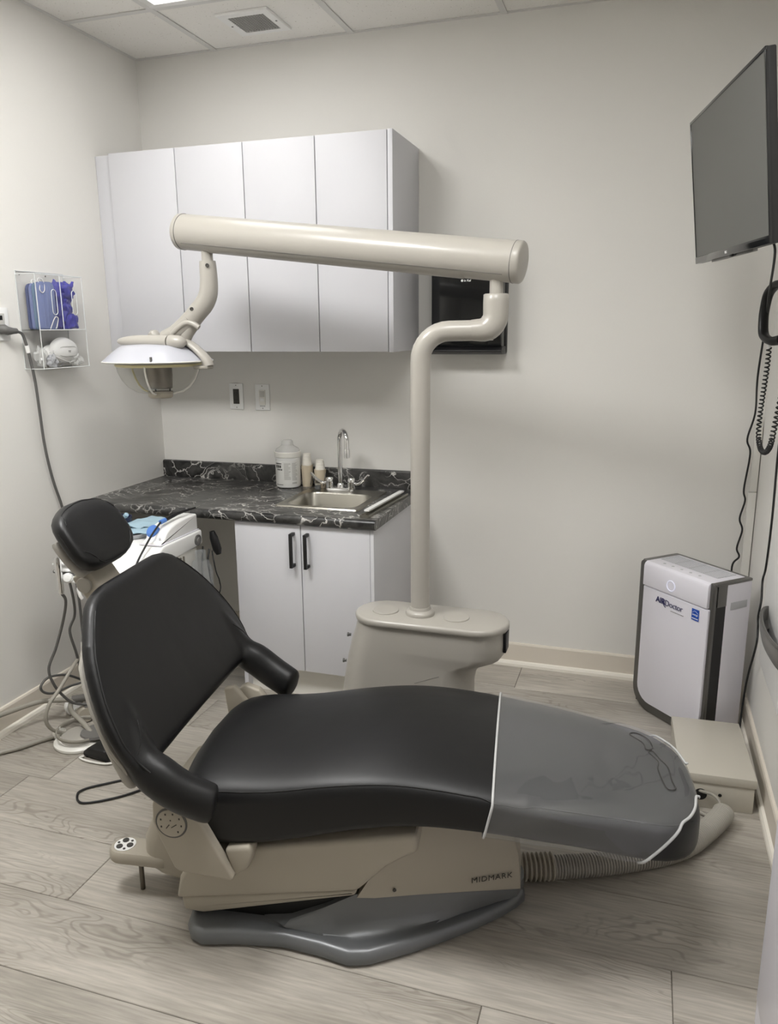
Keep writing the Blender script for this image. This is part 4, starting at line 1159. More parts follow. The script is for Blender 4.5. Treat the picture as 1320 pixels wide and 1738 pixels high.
for k in range(5):
    (x, y) = castor[k]
    p = Vector((x, y, 0.064))
    part('base_leg', MB().tube([cb + Vector((0, 0, 0.02)), cb.lerp(p, 0.5) + Vector((0, 0, 0.008)), p], [0.024, 0.020, 0.014], 8), M['scoop'], t, 60)
    ax = Vector((0.75, -0.66, 0)) if k < 1 else Vector((0.8, -0.55, 0.0))
    c0 = Vector((x, y, 0.0335))
    part('caster', MB().lathe([(0.006, -0.016), (0.028, -0.016), (0.033, -0.010), (0.033, 0.010), (0.028, 0.016), (0.012, 0.017), (0.0, 0.017)], c0, 24, axis=ax), M['white'] if k != 1 else M['beige2'], t, 40)
hb = MB()
hb.tube([(0.262, -1.110, 0.640), (0.37, -1.110, 0.632), (0.50, -1.100, 0.625)], 0.006, 10)
part('holder_bar', hb, M['silver'], t)
for x in (0.335, 0.412):
    part('valve', MB().lathe([(0.012, -0.016), (0.017, -0.008), (0.018, 0.010), (0.012, 0.020), (0.0, 0.021)], (x, -1.128, 0.628), 16, axis=(0.5, -0.8, 0.2)), M['white'], t)
part('holder_hook', MB().tube(spline([(0.395, -1.13, 0.622), (0.385, -1.14, 0.60), (0.388, -1.14, 0.575), (0.392, -1.135, 0.56)], 5), 0.006, 8), M['white'], t)
for k, (x0, z0_, z1_) in enumerate(((0.276, 0.674, 0.730), (0.280, 0.650, 0.682))):
    part('side_flap', MB().add([(x0, -1.13, z0_), (x0 + 0.13, -1.10, z0_ + 0.004), (x0 + 0.13, -1.04, z1_), (x0 + 0.045, -1.06, z1_), (x0, -1.13, z0_ - 0.004), (x0 + 0.13, -1.10, z0_), (x0 + 0.13, -1.04, z1_ - 0.004), (x0 + 0.045, -1.06, z1_ - 0.004)],
        [(0, 1, 2, 3), (7, 6, 5, 4), (0, 4, 5, 1), (1, 5, 6, 2), (2, 6, 7, 3), (3, 7, 4, 0)]), M['white'], t, 0)
part('holster', MB().lathe([(0.010, -0.045), (0.016, -0.02), (0.017, 0.03), (0.010, 0.05), (0.0, 0.051)], (0.640, -0.655, 0.655), 16, axis=(0.2, 0.1, -1)), M['black'], t, label='black hanging holster')
cd = MB()
cd.tube(spline([(0.612, -0.70, 0.648), (0.618, -0.72, 0.60), (0.612, -0.72, 0.515), (0.60, -0.74, 0.40), (0.56, -0.80, 0.30)], 6), 0.0035, 8)
cd.tube(spline([(0.640, -0.70, 0.64), (0.643, -0.72, 0.60), (0.650, -0.72, 0.53), (0.655, -0.72, 0.45), (0.62, -0.78, 0.33), (0.56, -0.82, 0.28)], 6), 0.0042, 8)
cd.tube(spline([(0.645, -0.69, 0.63), (0.668, -0.72, 0.60), (0.676, -0.72, 0.555), (0.688, -0.72, 0.52), (0.684, -0.72, 0.47), (0.65, -0.78, 0.36), (0.57, -0.82, 0.30)], 6), 0.0024, 8)
part('hanging_cord', cd, M['blackcord'], t, 60)

# scaler unit, tray and small items lying on the cart
t = thing('ultrasonic_scaler', 'white wedge-shaped ultrasonic scaler with a blue dial on the cart top', 'scaler', (0.55, -0.83, 0.716))
arc = [(-0.955, 0.7165), (-0.955, 0.722), (-0.940, 0.728)]
for k in range(7):
    a = pi / 2 * k / 6
    arc.append((-0.925 + 0.14 * (1 - cos(a)), 0.732 + 0.047 * sin(a)))
arc += [(-0.715, 0.781), (-0.708, 0.776), (-0.708, 0.7165)]
part('body', MB().prism(arc, 0.518, 0.600, 'yz', 0.006, 3), M['white'], t, 30)
part('base_plate', MB().prism([(0.512, -0.960), (0.604, -0.960), (0.604, -0.705), (0.512, -0.705)], 0.7155, 0.7195, 'xy', 0.0015), M['lilac'], t)
part('dial', MB().lathe([(0.025, -0.006), (0.024, 0.008), (0.016, 0.016), (0.0, 0.017)], (0.538, -0.905, 0.752), 20, axis=(-0.1, -0.80, 0.6)), M['midblue'], t, label='blue dial')
part('small_button', MB().lathe([(0.004, 0), (0.004, 0.0015), (0, 0.0015)], (0.583, -0.934, 0.736), 10, axis=(0, -0.7, 0.7)), M['handlegrey'], t)
t = thing('scaler_handpiece', 'black corded handpiece lying across the white scaler', 'handpiece', (0.55, -0.85, 0.79))
part('handle', MB().tube([(0.566, -0.868, 0.789), (0.574, -0.80, 0.798), (0.590, -0.70, 0.800)], [0.0075, 0.0065, 0.003], 10), M['black'], t, 60)
part('light_collar', MB().tube([(0.562, -0.892, 0.786), (0.566, -0.866, 0.789)], 0.0082, 12), M['midblue'], t, label='pale blue collar')
part('tip', MB().tube([(0.590, -0.70, 0.800), (0.595, -0.675, 0.803)], [0.002, 0.001], 8), M['chrome'], t)
part('cord', MB().tube(spline([(0.562, -0.890, 0.786), (0.563, -0.945, 0.757), (0.566, -1.00, 0.722), (0.572, -1.06, 0.682), (0.59, -1.12, 0.640), (0.62, -1.15, 0.56), (0.64, -1.12, 0.45), (0.60, -1.02, 0.36)], 6), 0.0035, 8), M['blackcord'], t, 60)
t = thing('instrument_tray', 'oval grey instrument tray on the cart top behind the headrest', 'tray', (0.40, -0.80, 0.716))
rg_ = [[Vector((0.405 + rx * cos(2 * pi * k / 36), -0.80 + ry * sin(2 * pi * k / 36), z)) for k in range(36)] for rx, ry, z in ((0.080, 0.125, 0.7158), (0.092, 0.137, 0.734), (0.096, 0.141, 0.735), (0.090, 0.135, 0.730), (0.078, 0.122, 0.720))]
mbt = MB().loft(rg_, cap=False); mbt.f.append(tuple(reversed(range(36)))); mbt.f.append(tuple(4 * 36 + k for k in range(36)))
part('tray_body', mbt, M['handlegrey'], t, 40)
for k, (c, a, lab_) in enumerate((((0.415, -0.83, 0.738), 0.25, 'pale blue sterile pouch on top of the oval tray'), ((0.400, -0.76, 0.742), -0.2, 'pale blue sterile pouch at the back of the oval tray'))):
    t = thing('sterile_pouch', lab_, 'pouch', c, group='pale blue pouches on the tray')
    mb = MB(); n_ = 8
    vs = []
    for i in range(n_ + 1):
        for j in range(n_ + 1):
            u, v = i / n_ - 0.5, j / n_ - 0.5
            x = c[0] + (u * 0.125) * cos(a) - (v * 0.17) * sin(a); y = c[1] + (u * 0.125) * sin(a) + (v * 0.17) * cos(a)
            vs.append((x, y, c[2] + 0.008 * noise.noise(Vector((u * 4 + k * 9, v * 4, 0))) + 0.006 * (1 - 4 * u * u)))
    top = len(vs)
    vs += [(x, y, z - 0.002) for x, y, z in vs]
    fs = []
    for i in range(n_):
        for j in range(n_):
            q0 = i * (n_ + 1) + j
            fs.append((q0, q0 + n_ + 1, q0 + n_ + 2, q0 + 1)); fs.append((top + q0, top + q0 + 1, top + q0 + n_ + 2, top + q0 + n_ + 1))
    part('paper', mb.add(vs, fs), M['lightblue'], t, 40)
    if k == 0:
        pr = MB()
        for (u, v) in ((-0.03, -0.06), (-0.035, -0.045), (0.0, -0.05)):
            pr.box(c[0] + u - 0.008, c[0] + u + 0.008, c[1] + v - 0.003, c[1] + v + 0.003, c[2] + 0.0085, c[2] + 0.0105)
        part('print', pr, M['navy'], t, 0)
t = thing('dark_cup', 'dark navy cup of syringes behind the headrest, under the counter edge', 'cup', (0.30, -0.70, 0.716))
part('cup_body', MB().lathe([(0.045, 0.0), (0.055, 0.01), (0.058, 0.045), (0.054, 0.045), (0.050, 0.012), (0, 0.012)], (0.285, -0.775, 0.716), 28), M['navy'], t)
for k, (dx_, dy_, mm_) in enumerate(((0.01, -0.02, 'white'), (0.028, -0.005, 'lightblue'), (-0.005, 0.01, 'midblue'))):
    s_ = thing('syringe', ['white capped syringe standing in the navy cup', 'pale blue capped syringe leaning in the navy cup', 'mid blue syringe at the back of the navy cup'][k], 'syringe', (0.285 + dx_, -0.775 + dy_, 0.73), group='syringes in the navy cup')
    p0 = Vector((0.285 + dx_ * 0.5, -0.775 + dy_ * 0.5, 0.730)); p1 = Vector((0.285 + dx_ * 1.6, -0.775 + dy_ * 1.6, 0.765))
    part('barrel', MB().tube([p0, p1], 0.007, 10), M[mm_], s_, 60)
    part('cap', MB().tube([p1, p1 + (p1 - p0).normalized() * 0.016], 0.009, 10), M[mm_], s_, 60)

# handpieces and hoses at the left
t = thing('handpiece', 'silver handpiece hanging on the cart holder, grey hose dropping to the floor', 'handpiece', (0.318, -1.135, 0.60))
part('handle', MB().lathe([(0.009, 0.575), (0.0115, 0.585), (0.010, 0.63), (0.013, 0.665), (0.015, 0.69), (0.012, 0.708), (0.0, 0.710)], (0.318, -1.150, 0), 16), M['chrome'], t, 60)
pts = [(0.318, -1.150, 0.58), (0.312, -1.125, 0.54), (0.27, -1.10, 0.455), (0.225, -1.10, 0.345), (0.200, -1.12, 0.268), (0.20, -1.105, 0.20), (0.20, -1.065, 0.135), (0.215, -1.03, 0.09), (0.26, -0.99, 0.075), (0.30, -0.95, 0.10)]
part('hose', MB().tube(spline(pts, 8), 0.0052, 8), M['hosed'], t, 60)
cord('coiled_hose', 'grey hose looping off the wall behind the chair, near the baseboard',
     [(0.26, -1.04, 0.60), (0.255, -1.02, 0.50), (0.25, -1.018, 0.44), (0.245, -1.045, 0.39), (0.25, -1.03, 0.30), (0.22, -0.98, 0.20), (0.16, -0.90, 0.115), (0.12, -0.935, 0.102), (0.12, -1.02, 0.113), (0.12, -1.072, 0.140), (0.12, -1.084, 0.170), (0.12, -1.04, 0.186), (0.12, -0.95, 0.156), (0.125, -0.87, 0.10), (0.16, -0.83, 0.06)], 0.0048, M['hosed'], cat='hose')
cord('grey_hose', 'grey hose crossing from the chair back down to the foot control',
     [(0.42, -1.16, 0.42), (0.36, -1.10, 0.36), (0.25, -0.992, 0.290), (0.25, -1.059, 0.250), (0.25, -1.135, 0.200), (0.245, -1.185, 0.165), (0.24, -1.205, 0.115), (0.242, -1.188, 0.070), (0.25, -1.150, 0.035), (0.262, -1.12, 0.022)], 0.0068, M['hose'], cat='hose')
cord('grey_hose', 'thick pale grey hose humping over the cart caster toward the chair',
     [(0.03, -1.25, 0.105), (0.05, -1.16, 0.098), (0.09, -1.07, 0.095), (0.15, -1.03, 0.092), (0.19, -1.02, 0.090), (0.225, -1.06, 0.075), (0.30, -1.09, 0.052), (0.367, -1.118, 0.028), (0.432, -1.125, 0.018), (0.52, -1.14, 0.012), (0.60, -1.20, 0.012)], 0.0095, M['hose'], n=10, cat='hose')
cord('grey_hose', 'grey hose lying on the floor from the left edge to the foot control',
     [(0.06, -1.36, 0.010), (0.105, -1.295, 0.010), (0.145, -1.250, 0.010), (0.186, -1.180, 0.010), (0.222, -1.135, 0.012)], 0.0085, M['hose'], n=10, cat='hose')
cord('grey_hose', 'thin grey hose curling behind the foot control to the cart base',
     [(0.12, -0.78, 0.08), (0.145, -0.86, 0.055), (0.165, -0.95, 0.030), (0.19, -1.04, 0.012), (0.185, -1.09, 0.012), (0.21, -1.11, 0.012), (0.265, -1.075, 0.010), (0.35, -1.045, 0.010)], 0.0055, M['hose'], cat='hose')

t = thing('foot_control', 'round white foot control with a raised guard ring on the floor', 'foot control', (0.312, -1.122, 0))
fc = (0.318, -1.130, 0)
part('base_disc', MB().lathe([(0.090, 0.0), (0.093, 0.004), (0.093, 0.012), (0.086, 0.018), (0.060, 0.020), (0.0, 0.020)], fc, 40), M['whitewarm'], t)
part('pedal_disc', MB().lathe([(0.068, 0.019), (0.066, 0.030), (0.050, 0.034), (0.0, 0.032)], fc, 36), M['beige'], t)
part('guard_ring', MB().tube([Vector((fc[0] + 0.080 * cos(a), fc[1] + 0.080 * sin(a), 0.042 + 0.012 * sin(a * 0.5 + 0.6))) for a in [radians(40) + radians(290) * k / 30 for k in range(31)]], 0.0065, 10, ellipse=[(0.008, 0.0035)] * 31), M['hose'], t, 50)
part('dark_pad', MB().lathe([(0.055, 0.031), (0.052, 0.040), (0.0, 0.041)], (fc[0] + 0.050, fc[1] + 0.022, 0), 24), M['scoop'], t)
part('hose_port', MB().box(fc[0] - 0.108, fc[0] - 0.080, fc[1] - 0.022, fc[1] + 0.022, 0.004, 0.030, 0.004), M['whitewarm'], t)
part('guard_post', MB().tube([(fc[0] - 0.078, fc[1] - 0.018, 0.014), (fc[0] - 0.078, fc[1] - 0.018, 0.055)], 0.006, 8), M['whitewarm'], t)

t = thing('foot_pedal', 'black box-shaped foot pedal on the floor beside the chair back', 'foot pedal', (0.46, -1.17, 0), radians(-8))
pf = [(-0.058, 0.004), (-0.058, 0.020), (-0.030, 0.042), (0.045, 0.046), (0.058, 0.030), (0.058, 0.004)]
lpart('housing', MB().prism(pf, -0.055, 0.055, 'xz', 0.006, 3), M['black'], t, 30)
lpart('base_wire', MB().tube(spline([(-0.05, -0.058, 0.006), (-0.055, -0.072, 0.006), (-0.01, -0.076, 0.006), (0.05, -0.066, 0.006), (0.075, -0.05, 0.006)], 5), 0.004, 8), M['whitewarm'], t, 60)
for x in (-0.045, 0.045):
    for y in (-0.045, 0.045): lpart('foot', MB().lathe([(0.007, 0), (0.007, 0.006)], (x, y, 0), 10), M['vinylseam'], t)
cord('pedal_cord', 'thin black cord looped on the floor beside the backrest',
     [(0.52, -1.16, 0.005), (0.62, -1.20, 0.005), (0.72, -1.26, 0.005), (0.735, -1.285, 0.005), (0.700, -1.283, 0.005), (0.652, -1.288, 0.005), (0.585, -1.342, 0.005), (0.541, -1.385, 0.005), (0.536, -1.420, 0.005), (0.585, -1.455, 0.005), (0.671, -1.396, 0.005), (0.736, -1.318, 0.005), (0.80, -1.28, 0.005), (0.90, -1.25, 0.005)], 0.0036, M['blackcord'])

# ------------------------------------------------------------------ lamp post
t = thing('dental_lamp', 'beige dental lamp on a bent post with a thick horizontal arm', 'lamp', (1.553, -0.95, 0))
def stadium(x0, x1, yc, r, z, n=10, inset=0.0):
    x0 += inset; x1 -= inset; r -= inset
    out = []
    for cx, a0 in ((x1 - r, -pi / 2), (x0 + r, pi / 2)):
        for k in range(n + 1):
            a = a0 + pi * k / n
            out.append(Vector((cx + r * cos(a), yc + r * sin(a), z)))
    return out
rings = [stadium(1.345, 1.832, -0.95, 0.092, 0.541), stadium(1.335, 1.832, -0.95, 0.092, 0.50), stadium(1.322, 1.830, -0.95, 0.092, 0.462), stadium(1.318, 1.818, -0.95, 0.092, 0.443),
         stadium(1.314, 1.780, -0.95, 0.092, 0.427), stadium(1.310, 1.752, -0.95, 0.092, 0.412), stadium(1.306, 1.740, -0.95, 0.092, 0.390), stadium(1.300, 1.734, -0.95, 0.092, 0.36), stadium(1.275, 1.733, -0.95, 0.092, 0.2), stadium(1.25, 1.733, -0.95, 0.092, 0.0)]
hs = part('post_housing', MB().loft(rings), M['beige'], t, 40)
rings = [stadium(1.340, 1.840, -0.95, 0.098, 0.541), stadium(1.337, 1.843, -0.95, 0.101, 0.545), stadium(1.337, 1.843, -0.95, 0.101, 0.556), stadium(1.340, 1.840, -0.95, 0.098, 0.561), stadium(1.345, 1.835, -0.95, 0.093, 0.563)]
part('top_plate', MB().loft(rings), M['beige'], t, 40)
for x in (1.437, 1.672): part('cover_disc', MB().lathe([(0.043, 0.562), (0.043, 0.5655), (0.041, 0.567), (0, 0.567)], (x, -0.952, 0), 32), M['beige'], t)
part('collar', MB().lathe([(0.046, 0.562), (0.047, 0.570), (0.044, 0.576), (0.036, 0.581), (0.034, 0.590)], (1.553, -0.95, 0), 32), M['beige'], t)
part('side_grommet', MB().prism([(-0.975, 0.47), (-0.925, 0.47), (-0.92, 0.535), (-0.98, 0.535)], 1.828, 1.838, 'yz', 0.003), M['black'], t)
for z_ in (0.47, 0.375): part('knob', MB().lathe([(0.005, 0), (0.005, 0.006), (0.007, 0.007), (0.007, 0.012), (0, 0.012)], (1.318 if z_ > 0.4 else 1.300, -0.965, z_), 10, axis=(-1, -0.2, 0)), M['hosed'], t)
sm = MB().tube([Vector((1.56, -1.0420, 0.362)), Vector((1.64, -1.0420, 0.395))], 0.0009, 6)
part('panel_seam', sm, M['scoop'], hs)
# bent post
PD = Vector((0.222, 0.057, 0)).normalized()
P0 = Vector((1.553, -0.95, 0))
path = [P0 + Vector((0, 0, 0.57)), P0 + Vector((0, 0, 1.0)), P0 + Vector((0, 0, 1.36))]
rb = 0.085
for k in range(1, 9):
    a = pi / 2 * k / 8
    path.append(P0 + PD * (rb * (1 - cos(a))) + Vector((0, 0, 1.368 + rb * sin(a))))
path.append(P0 + PD * 0.215 + Vector((0, 0, 1.455)))
part('post', MB().tube(path, 0.0300, 24), M['beige'], t, 60)
E0 = P0 + PD * 0.222
el = [P0 + PD * 0.150 + Vector((0, 0, 1.4545)), P0 + PD * 0.165 + Vector((0, 0, 1.455))]
for k in range(0, 9):
    a = pi / 2 * k / 8
    el.append(E0 + PD * (-0.045 + 0.045 * sin(a)) + Vector((0, 0, 1.455 + 0.045 * (1 - cos(a)))))
el += [E0 + Vector((0, 0, 1.535)), E0 + Vector((0, 0, 1.556)), E0 + Vector((0, 0, 1.5585))]
rad = [0.0303, 0.0318] + [0.033, 0.0345, 0.036] + [0.0375] * 6 + [0.0378, 0.0372, 0.033]
part('elbow', MB().tube(el, rad, 24), M['beige'], t, 60)
part('elbow_pin', MB().tube([E0 + Vector((0, 0, 1.55)), E0 + Vector((0, 0, 1.60))], 0.0200, 20), M['beige'], t, 60)
AR, AL = Vector((1.825, -0.900, 1.6450)), Vector((0.650, -0.752, 1.7925))
ad_ = (AL - AR).normalized()
part('arm', MB().tube([AR - ad_ * 0.0, AR + ad_ * 0.02, AL - ad_ * 0.02, AL], 0.0590, 40), M['beige'], t, 60)
part('end_cap', MB().tube([AR + ad_ * 0.002, AR - ad_ * 0.014, AR - ad_ * 0.019, AR - ad_ * 0.021], [0.0598, 0.0598, 0.056, 0.050], 40), M['beige'], t, 50)
part('end_cap', MB().tube([AL - ad_ * 0.002, AL + ad_ * 0.012, AL + ad_ * 0.017, AL + ad_ * 0.020], [0.0598, 0.0598, 0.055, 0.048], 40), M['beige'], t, 50)
# lower cover strip under the arm, seen as a seam and a shallow lip
side = ad_.cross(Vector((0, 0, 1))).normalized()
dn = ad_.cross(side).normalized()
if dn.z > 0: dn = -dn
def arcstrip(s0, s1, a0, a1, r):
    rg2 = []
    for s in (s0, s1):
        c = AR.lerp(AL, s)
        rg2.append([c + (dn * cos(a) + side * sin(a)) * r for a in [a0 + (a1 - a0) * k / 16 for k in range(17)]])
    mb = MB(); vs = rg2[0] + rg2[1]
    mb.add(vs, [(k, k + 1, 17 + k + 1, 17 + k) for k in range(16)])
    return mb
part('lower_cover', arcstrip(0.125, 0.90, radians(-48), radians(48), 0.0612), M['beige'], t, 60)
def arc_ring(c, r): return [c + (dn * cos(a) + side * sin(a)) * r for a in [2 * pi * k / 40 for k in range(40)]]
part('cap_seam', MB().tube(arc_ring(AR + ad_ * 0.003, 0.0594), 0.0011, 6, closed=True), M['hosed'], t, 60)
part('cap_seam', MB().tube(arc_ring(AL - ad_ * 0.003, 0.0594), 0.0011, 6, closed=True), M['hosed'], t, 60)
for sg in (-1, 1):
    vv = (dn * cos(radians(49)) + side * sg * sin(radians(49))) * 0.0592
    part('cover_seam', MB().tube([AR.lerp(AL, 0.02) + vv, AR.lerp(AL, 0.98) + vv], 0.0009, 6), M['scoop'], t, 60)
n0 = Vector((0.742, -0.7636, 0))
part('neck_pin', MB().tube([n0 + Vector((0, 0, 1.745)), n0 + Vector((0, 0, 1.685))], 0.0195, 20), M['beige'], t, 60)
def hx(x, z, y=-0.7636): return Vector((x, y, z))
pts = spline([hx(0.742, 1.692), hx(0.7425, 1.67), hx(0.743, 1.625), hx(0.737, 1.582), hx(0.718, 1.549), hx(0.690, 1.522), hx(0.668, 1.500)], 5)
nP = len(pts)
jb = part('neck', MB().tube(pts, [0.0275 + 0.006 * min(1, i / nP * 1.6) for i in range(nP)], 24), M['beige'], t, 60)
for (x, z_, y_) in ((0.757, 1.676, -0.792), (0.689, 1.533, -0.7965)):
    part('screw', MB().lathe([(0.0065, 0), (0.0065, 0.003), (0.0035, 0.003), (0.0035, 0.001), (0, 0.001)], (x, y_, z_), 14, axis=(0.15, -1, 0)), M['darktxt'], jb)
part('joint_gap', MB().tube([hx(0.669, 1.501), hx(0.664, 1.496)], 0.0315, 24), M['darktxt'], t)
pts = [hx(0.667, 1.499), hx(0.640, 1.478), hx(0.600, 1.452), hx(0.555, 1.432)]
part('yoke', MB().tube(spline(pts, 5), 0.03, 20, ellipse=[(0.034 - 0.004 * i / 15, 0.034 - 0.003 * i / 15) for i in range(16)]), M['beige'], t, 60)
part('trigger', MB().tube(spline([hx(0.600, 1.448, -0.790), hx(0.632, 1.472, -0.794), hx(0.662, 1.487, -0.793), hx(0.688, 1.482, -0.788), hx(0.706, 1.470, -0.785)], 5), 0.0095, 12), M['beige'], t, 60)
part('yoke_leg', MB().tube([hx(0.668, 1.485), hx(0.645, 1.455), hx(0.625, 1.42)], [0.026, 0.024, 0.022], 18), M['beige'], t, 60)
part('pivot_knob', MB().lathe([(0.018, -0.02), (0.022, -0.01), (0.020, 0.010), (0.010, 0.018), (0, 0.019)], (0.505, -0.76, 1.444), 18, axis=(-0.5, 0, 0.8)), M['beige'], t)
pts = [hx(0.392, 1.4245, -0.82), hx(0.415, 1.4245, -0.82), hx(0.46, 1.4248, -0.82), hx(0.52, 1.425, -0.82), hx(0.57, 1.4245, -0.82), hx(0.602, 1.423, -0.82)]
part('handle', MB().tube(spline(pts, 5), 0.02, 20, ellipse=[(0.003 + 0.0185 * min(1, (i / 25) * 2.2) ** 0.6, 0.003 + 0.020 * min(1, (i / 25) * 2.2) ** 0.6) for i in range(26)]), M['beige'], t, 60)
part('handle_hub', MB().tube(spline([hx(0.605, 1.423, -0.82), hx(0.625, 1.422, -0.818), hx(0.645, 1.421, -0.812), hx(0.662, 1.422, -0.80)], 4), [0.0225, 0.0235, 0.0238, 0.024, 0.024, 0.024, 0.0238, 0.0235, 0.022, 0.02, 0.017, 0.012, 0.006], 18), M['beige'], t, 60)
hc = Vector((0.518, -0.765, 0))
part('reflector_dome', MB().lathe([(0.190, 1.352), (0.194, 1.357), (0.186, 1.363), (0.160, 1.385), (0.132, 1.405), (0.118, 1.411), (0.06, 1.416), (0.0, 1.417)], hc, 56), M['lampwhite'], t, 60)
part('dome_rim', MB().lathe([(0.150, 1.351), (0.190, 1.3505), (0.196, 1.3545), (0.192, 1.3585), (0.150, 1.357), (0.150, 1.351)], hc, 56, caps=False), M['whitewarm'], t, 50)
part('dark_gasket', MB().lathe([(0.152, 1.3515), (0.152, 1.346), (0.147, 1.346), (0.147, 1.3515)], hc, 56, caps=False), M['hosed'], t, 50)
part('lower_rim', MB().lathe([(0.152, 1.346), (0.153, 1.341), (0.148, 1.336), (0.143, 1.340), (0.146, 1.346)], hc, 56, caps=False), M['amber'], t, 50)
gl = [(0.148, 1.340), (0.144, 1.318), (0.132, 1.290), (0.112, 1.264), (0.085, 1.246), (0.050, 1.238)]
part('glass_shield', MB().lathe(gl, hc, 56, caps=False), M['glass'], t, 60)
for k in range(3):
    a = radians((12, 165, 285)[k])
    part('shield_rib', MB().tube([hc + Vector((r * cos(a), r * sin(a), z_)) for r, z_ in gl], 0.0035, 8), M['amber'] if k == 1 else M['whitewarm'], t, 60)
part('bulb_shield', MB().lathe([(0.0, 1.337), (0.047, 1.337), (0.0465, 1.300), (0.044, 1.258), (0.041, 1.256), (0.0, 1.256)], hc, 36), M['lampmetal'], t, 40, label='brushed metal bulb shield')
ps = MB()
for k in range(3): 
    a = 2 * pi * k / 3 + 0.6
    ps.tube([hc + Vector((0.034 * cos(a), 0.034 * sin(a), 1.258)), hc + Vector((0.034 * cos(a), 0.034 * sin(a), 1.242))], 0.003, 8)
part('cap_post', ps, M['hosed'], t)
part('bottom_cap', MB().lathe([(0.044, 1.246), (0.046, 1.240), (0.043, 1.226), (0.038, 1.222), (0.0, 1.221)], hc, 32), M['beige2'], t, 40)
pts = [hx(0.630, 1.425, -0.778), hx(0.665, 1.412, -0.778), hx(0.700, 1.385, -0.778), hx(0.725, 1.358, -0.778), hx(0.732, 1.338, -0.778)]
part('side_fork', MB().tube(spline(pts, 5), 0.012, 14, ellipse=[(0.011 + 0.006 * i / 20, 0.022) for i in range(21)]), M['beige'], t, 60)
part('fork_bumper', MB().box(0.680, 0.738, -0.800, -0.756, 1.328, 1.340, 0.004), M['hose'], t)
part('rim_clip', MB().box(0.600, 0.606, -0.938, -0.930, 1.352, 1.374, 0.001), M['hosed'], t)

# ------------------------------------------------------------------ dental chair (own frame: x toward the feet, y across, z up)
t = thing('dental_chair', 'black upholstered dental chair reclined in the middle of the room', 'chair', (1.60, -1.524, 0), radians(8.0))

# floor casting
near = [(-0.447, -0.20), (-0.440, -0.245), (-0.420, -0.275), (-0.385, -0.290), (-0.305, -0.275), (-0.188, -0.266), (-0.097, -0.278), (-0.021, -0.296), (0.030, -0.284), (0.123, -0.232), (0.190, -0.188), (0.257, -0.140), (0.328, -0.080), (0.366, -0.040)]
def outline(k, nose=0.386):
    pts = [(x, y) for x, y in near] + [(nose, -0.012), (nose, 0.012)] + [(x, -y) for x, y in reversed(near)]
    cx = -0.05
    return pts
on_ = outline(1)
def inset(pts, d):
    n = len(pts); out = []
    for i in range(n):
        p0, p1, p2 = Vector(pts[i - 1]), Vector(pts[i]), Vector(pts[(i + 1) % n])
        a = (p1 - p0).normalized(); b = (p2 - p1).normalized()
        nn_ = Vector((-(a.y + b.y), a.x + b.x))
        nn_ = nn_.normalized() if nn_.length > 1e-6 else Vector((-a.y, a.x))
        out.append(tuple(p1 + nn_ * d))
    return out
def ring(pts, z): return [Vector((x, y, z)) for x, y in pts]
ridge_t = [(-0.40, -0.10, 0.037), (-0.39, -0.13, 0.037), (-0.37, -0.15, 0.037), (-0.34, -0.17, 0.037), (-0.28, -0.19, 0.038), (-0.190, -0.243, 0.050), (-0.100, -0.232, 0.060), (-0.021, -0.214, 0.063), (0.030, -0.198, 0.063), (0.123, -0.161, 0.062), (0.190, -0.136, 0.061), (0.257, -0.111, 0.060), (0.328, -0.080, 0.058), (0.366, -0.058, 0.056), (0.383, -0.012, 0.055)]
top_t = [(-0.39, -0.08, 0.036), (-0.38, -0.10, 0.036), (-0.36, -0.12, 0.036), (-0.33, -0.14, 0.036), (-0.27, -0.15, 0.037), (-0.180, -0.226, 0.056), (-0.092, -0.220, 0.097), (-0.018, -0.212, 0.136), (0.030, -0.196, 0.132), (0.123, -0.156, 0.120), (0.190, -0.128, 0.110), (0.257, -0.101, 0.101), (0.328, -0.073, 0.090), (0.366, -0.056, 0.083), (0.382, -0.012, 0.080)]
in_t = [(x * 0.95 - 0.012, y * 0.86, z * 0.985) for x, y, z in top_t]
low_t = [(x * 0.93 - 0.014, y * 0.80, 0.034) for x, y, z in top_t]
def both(tab): return [Vector(p) for p in tab] + [Vector((x, -y, z)) for x, y, z in reversed(tab)]
rings = [ring(inset(on_, 0.012), 0.0), ring(inset(on_, 0.001), 0.008), ring(on_, 0.020), ring(inset(on_, 0.004), 0.032), ring(inset(on_, 0.013), 0.0385), ring(inset(on_, 0.022), 0.040), ring(inset(on_, 0.032), 0.0385)]
dish = [(x * 0.55 + rx * 0.45, y * 0.55 + ry * 0.45, 0.0405) for (x, y), (rx, ry, rz) in zip(inset(on_, 0.032)[:15], ridge_t)]
rings += [both(dish), both(ridge_t), both(top_t), both(in_t), both(low_t)]
base = lpart('base_casting', MB().loft(rings), M['grey'], t, 42)
def sym(pts): return [(x, y) for x, y in pts] + [(x, -y) for x, y in reversed(pts)]
lpart('base_void_shade', MB().prism([(-0.385, 0.036), (-0.385, 0.052), (-0.06, 0.135), (-0.06, 0.036)], -0.205, 0.205, 'xz', 0.004), M['vinylseam'], t)  # black block standing in for the shade in the gap under the skirt

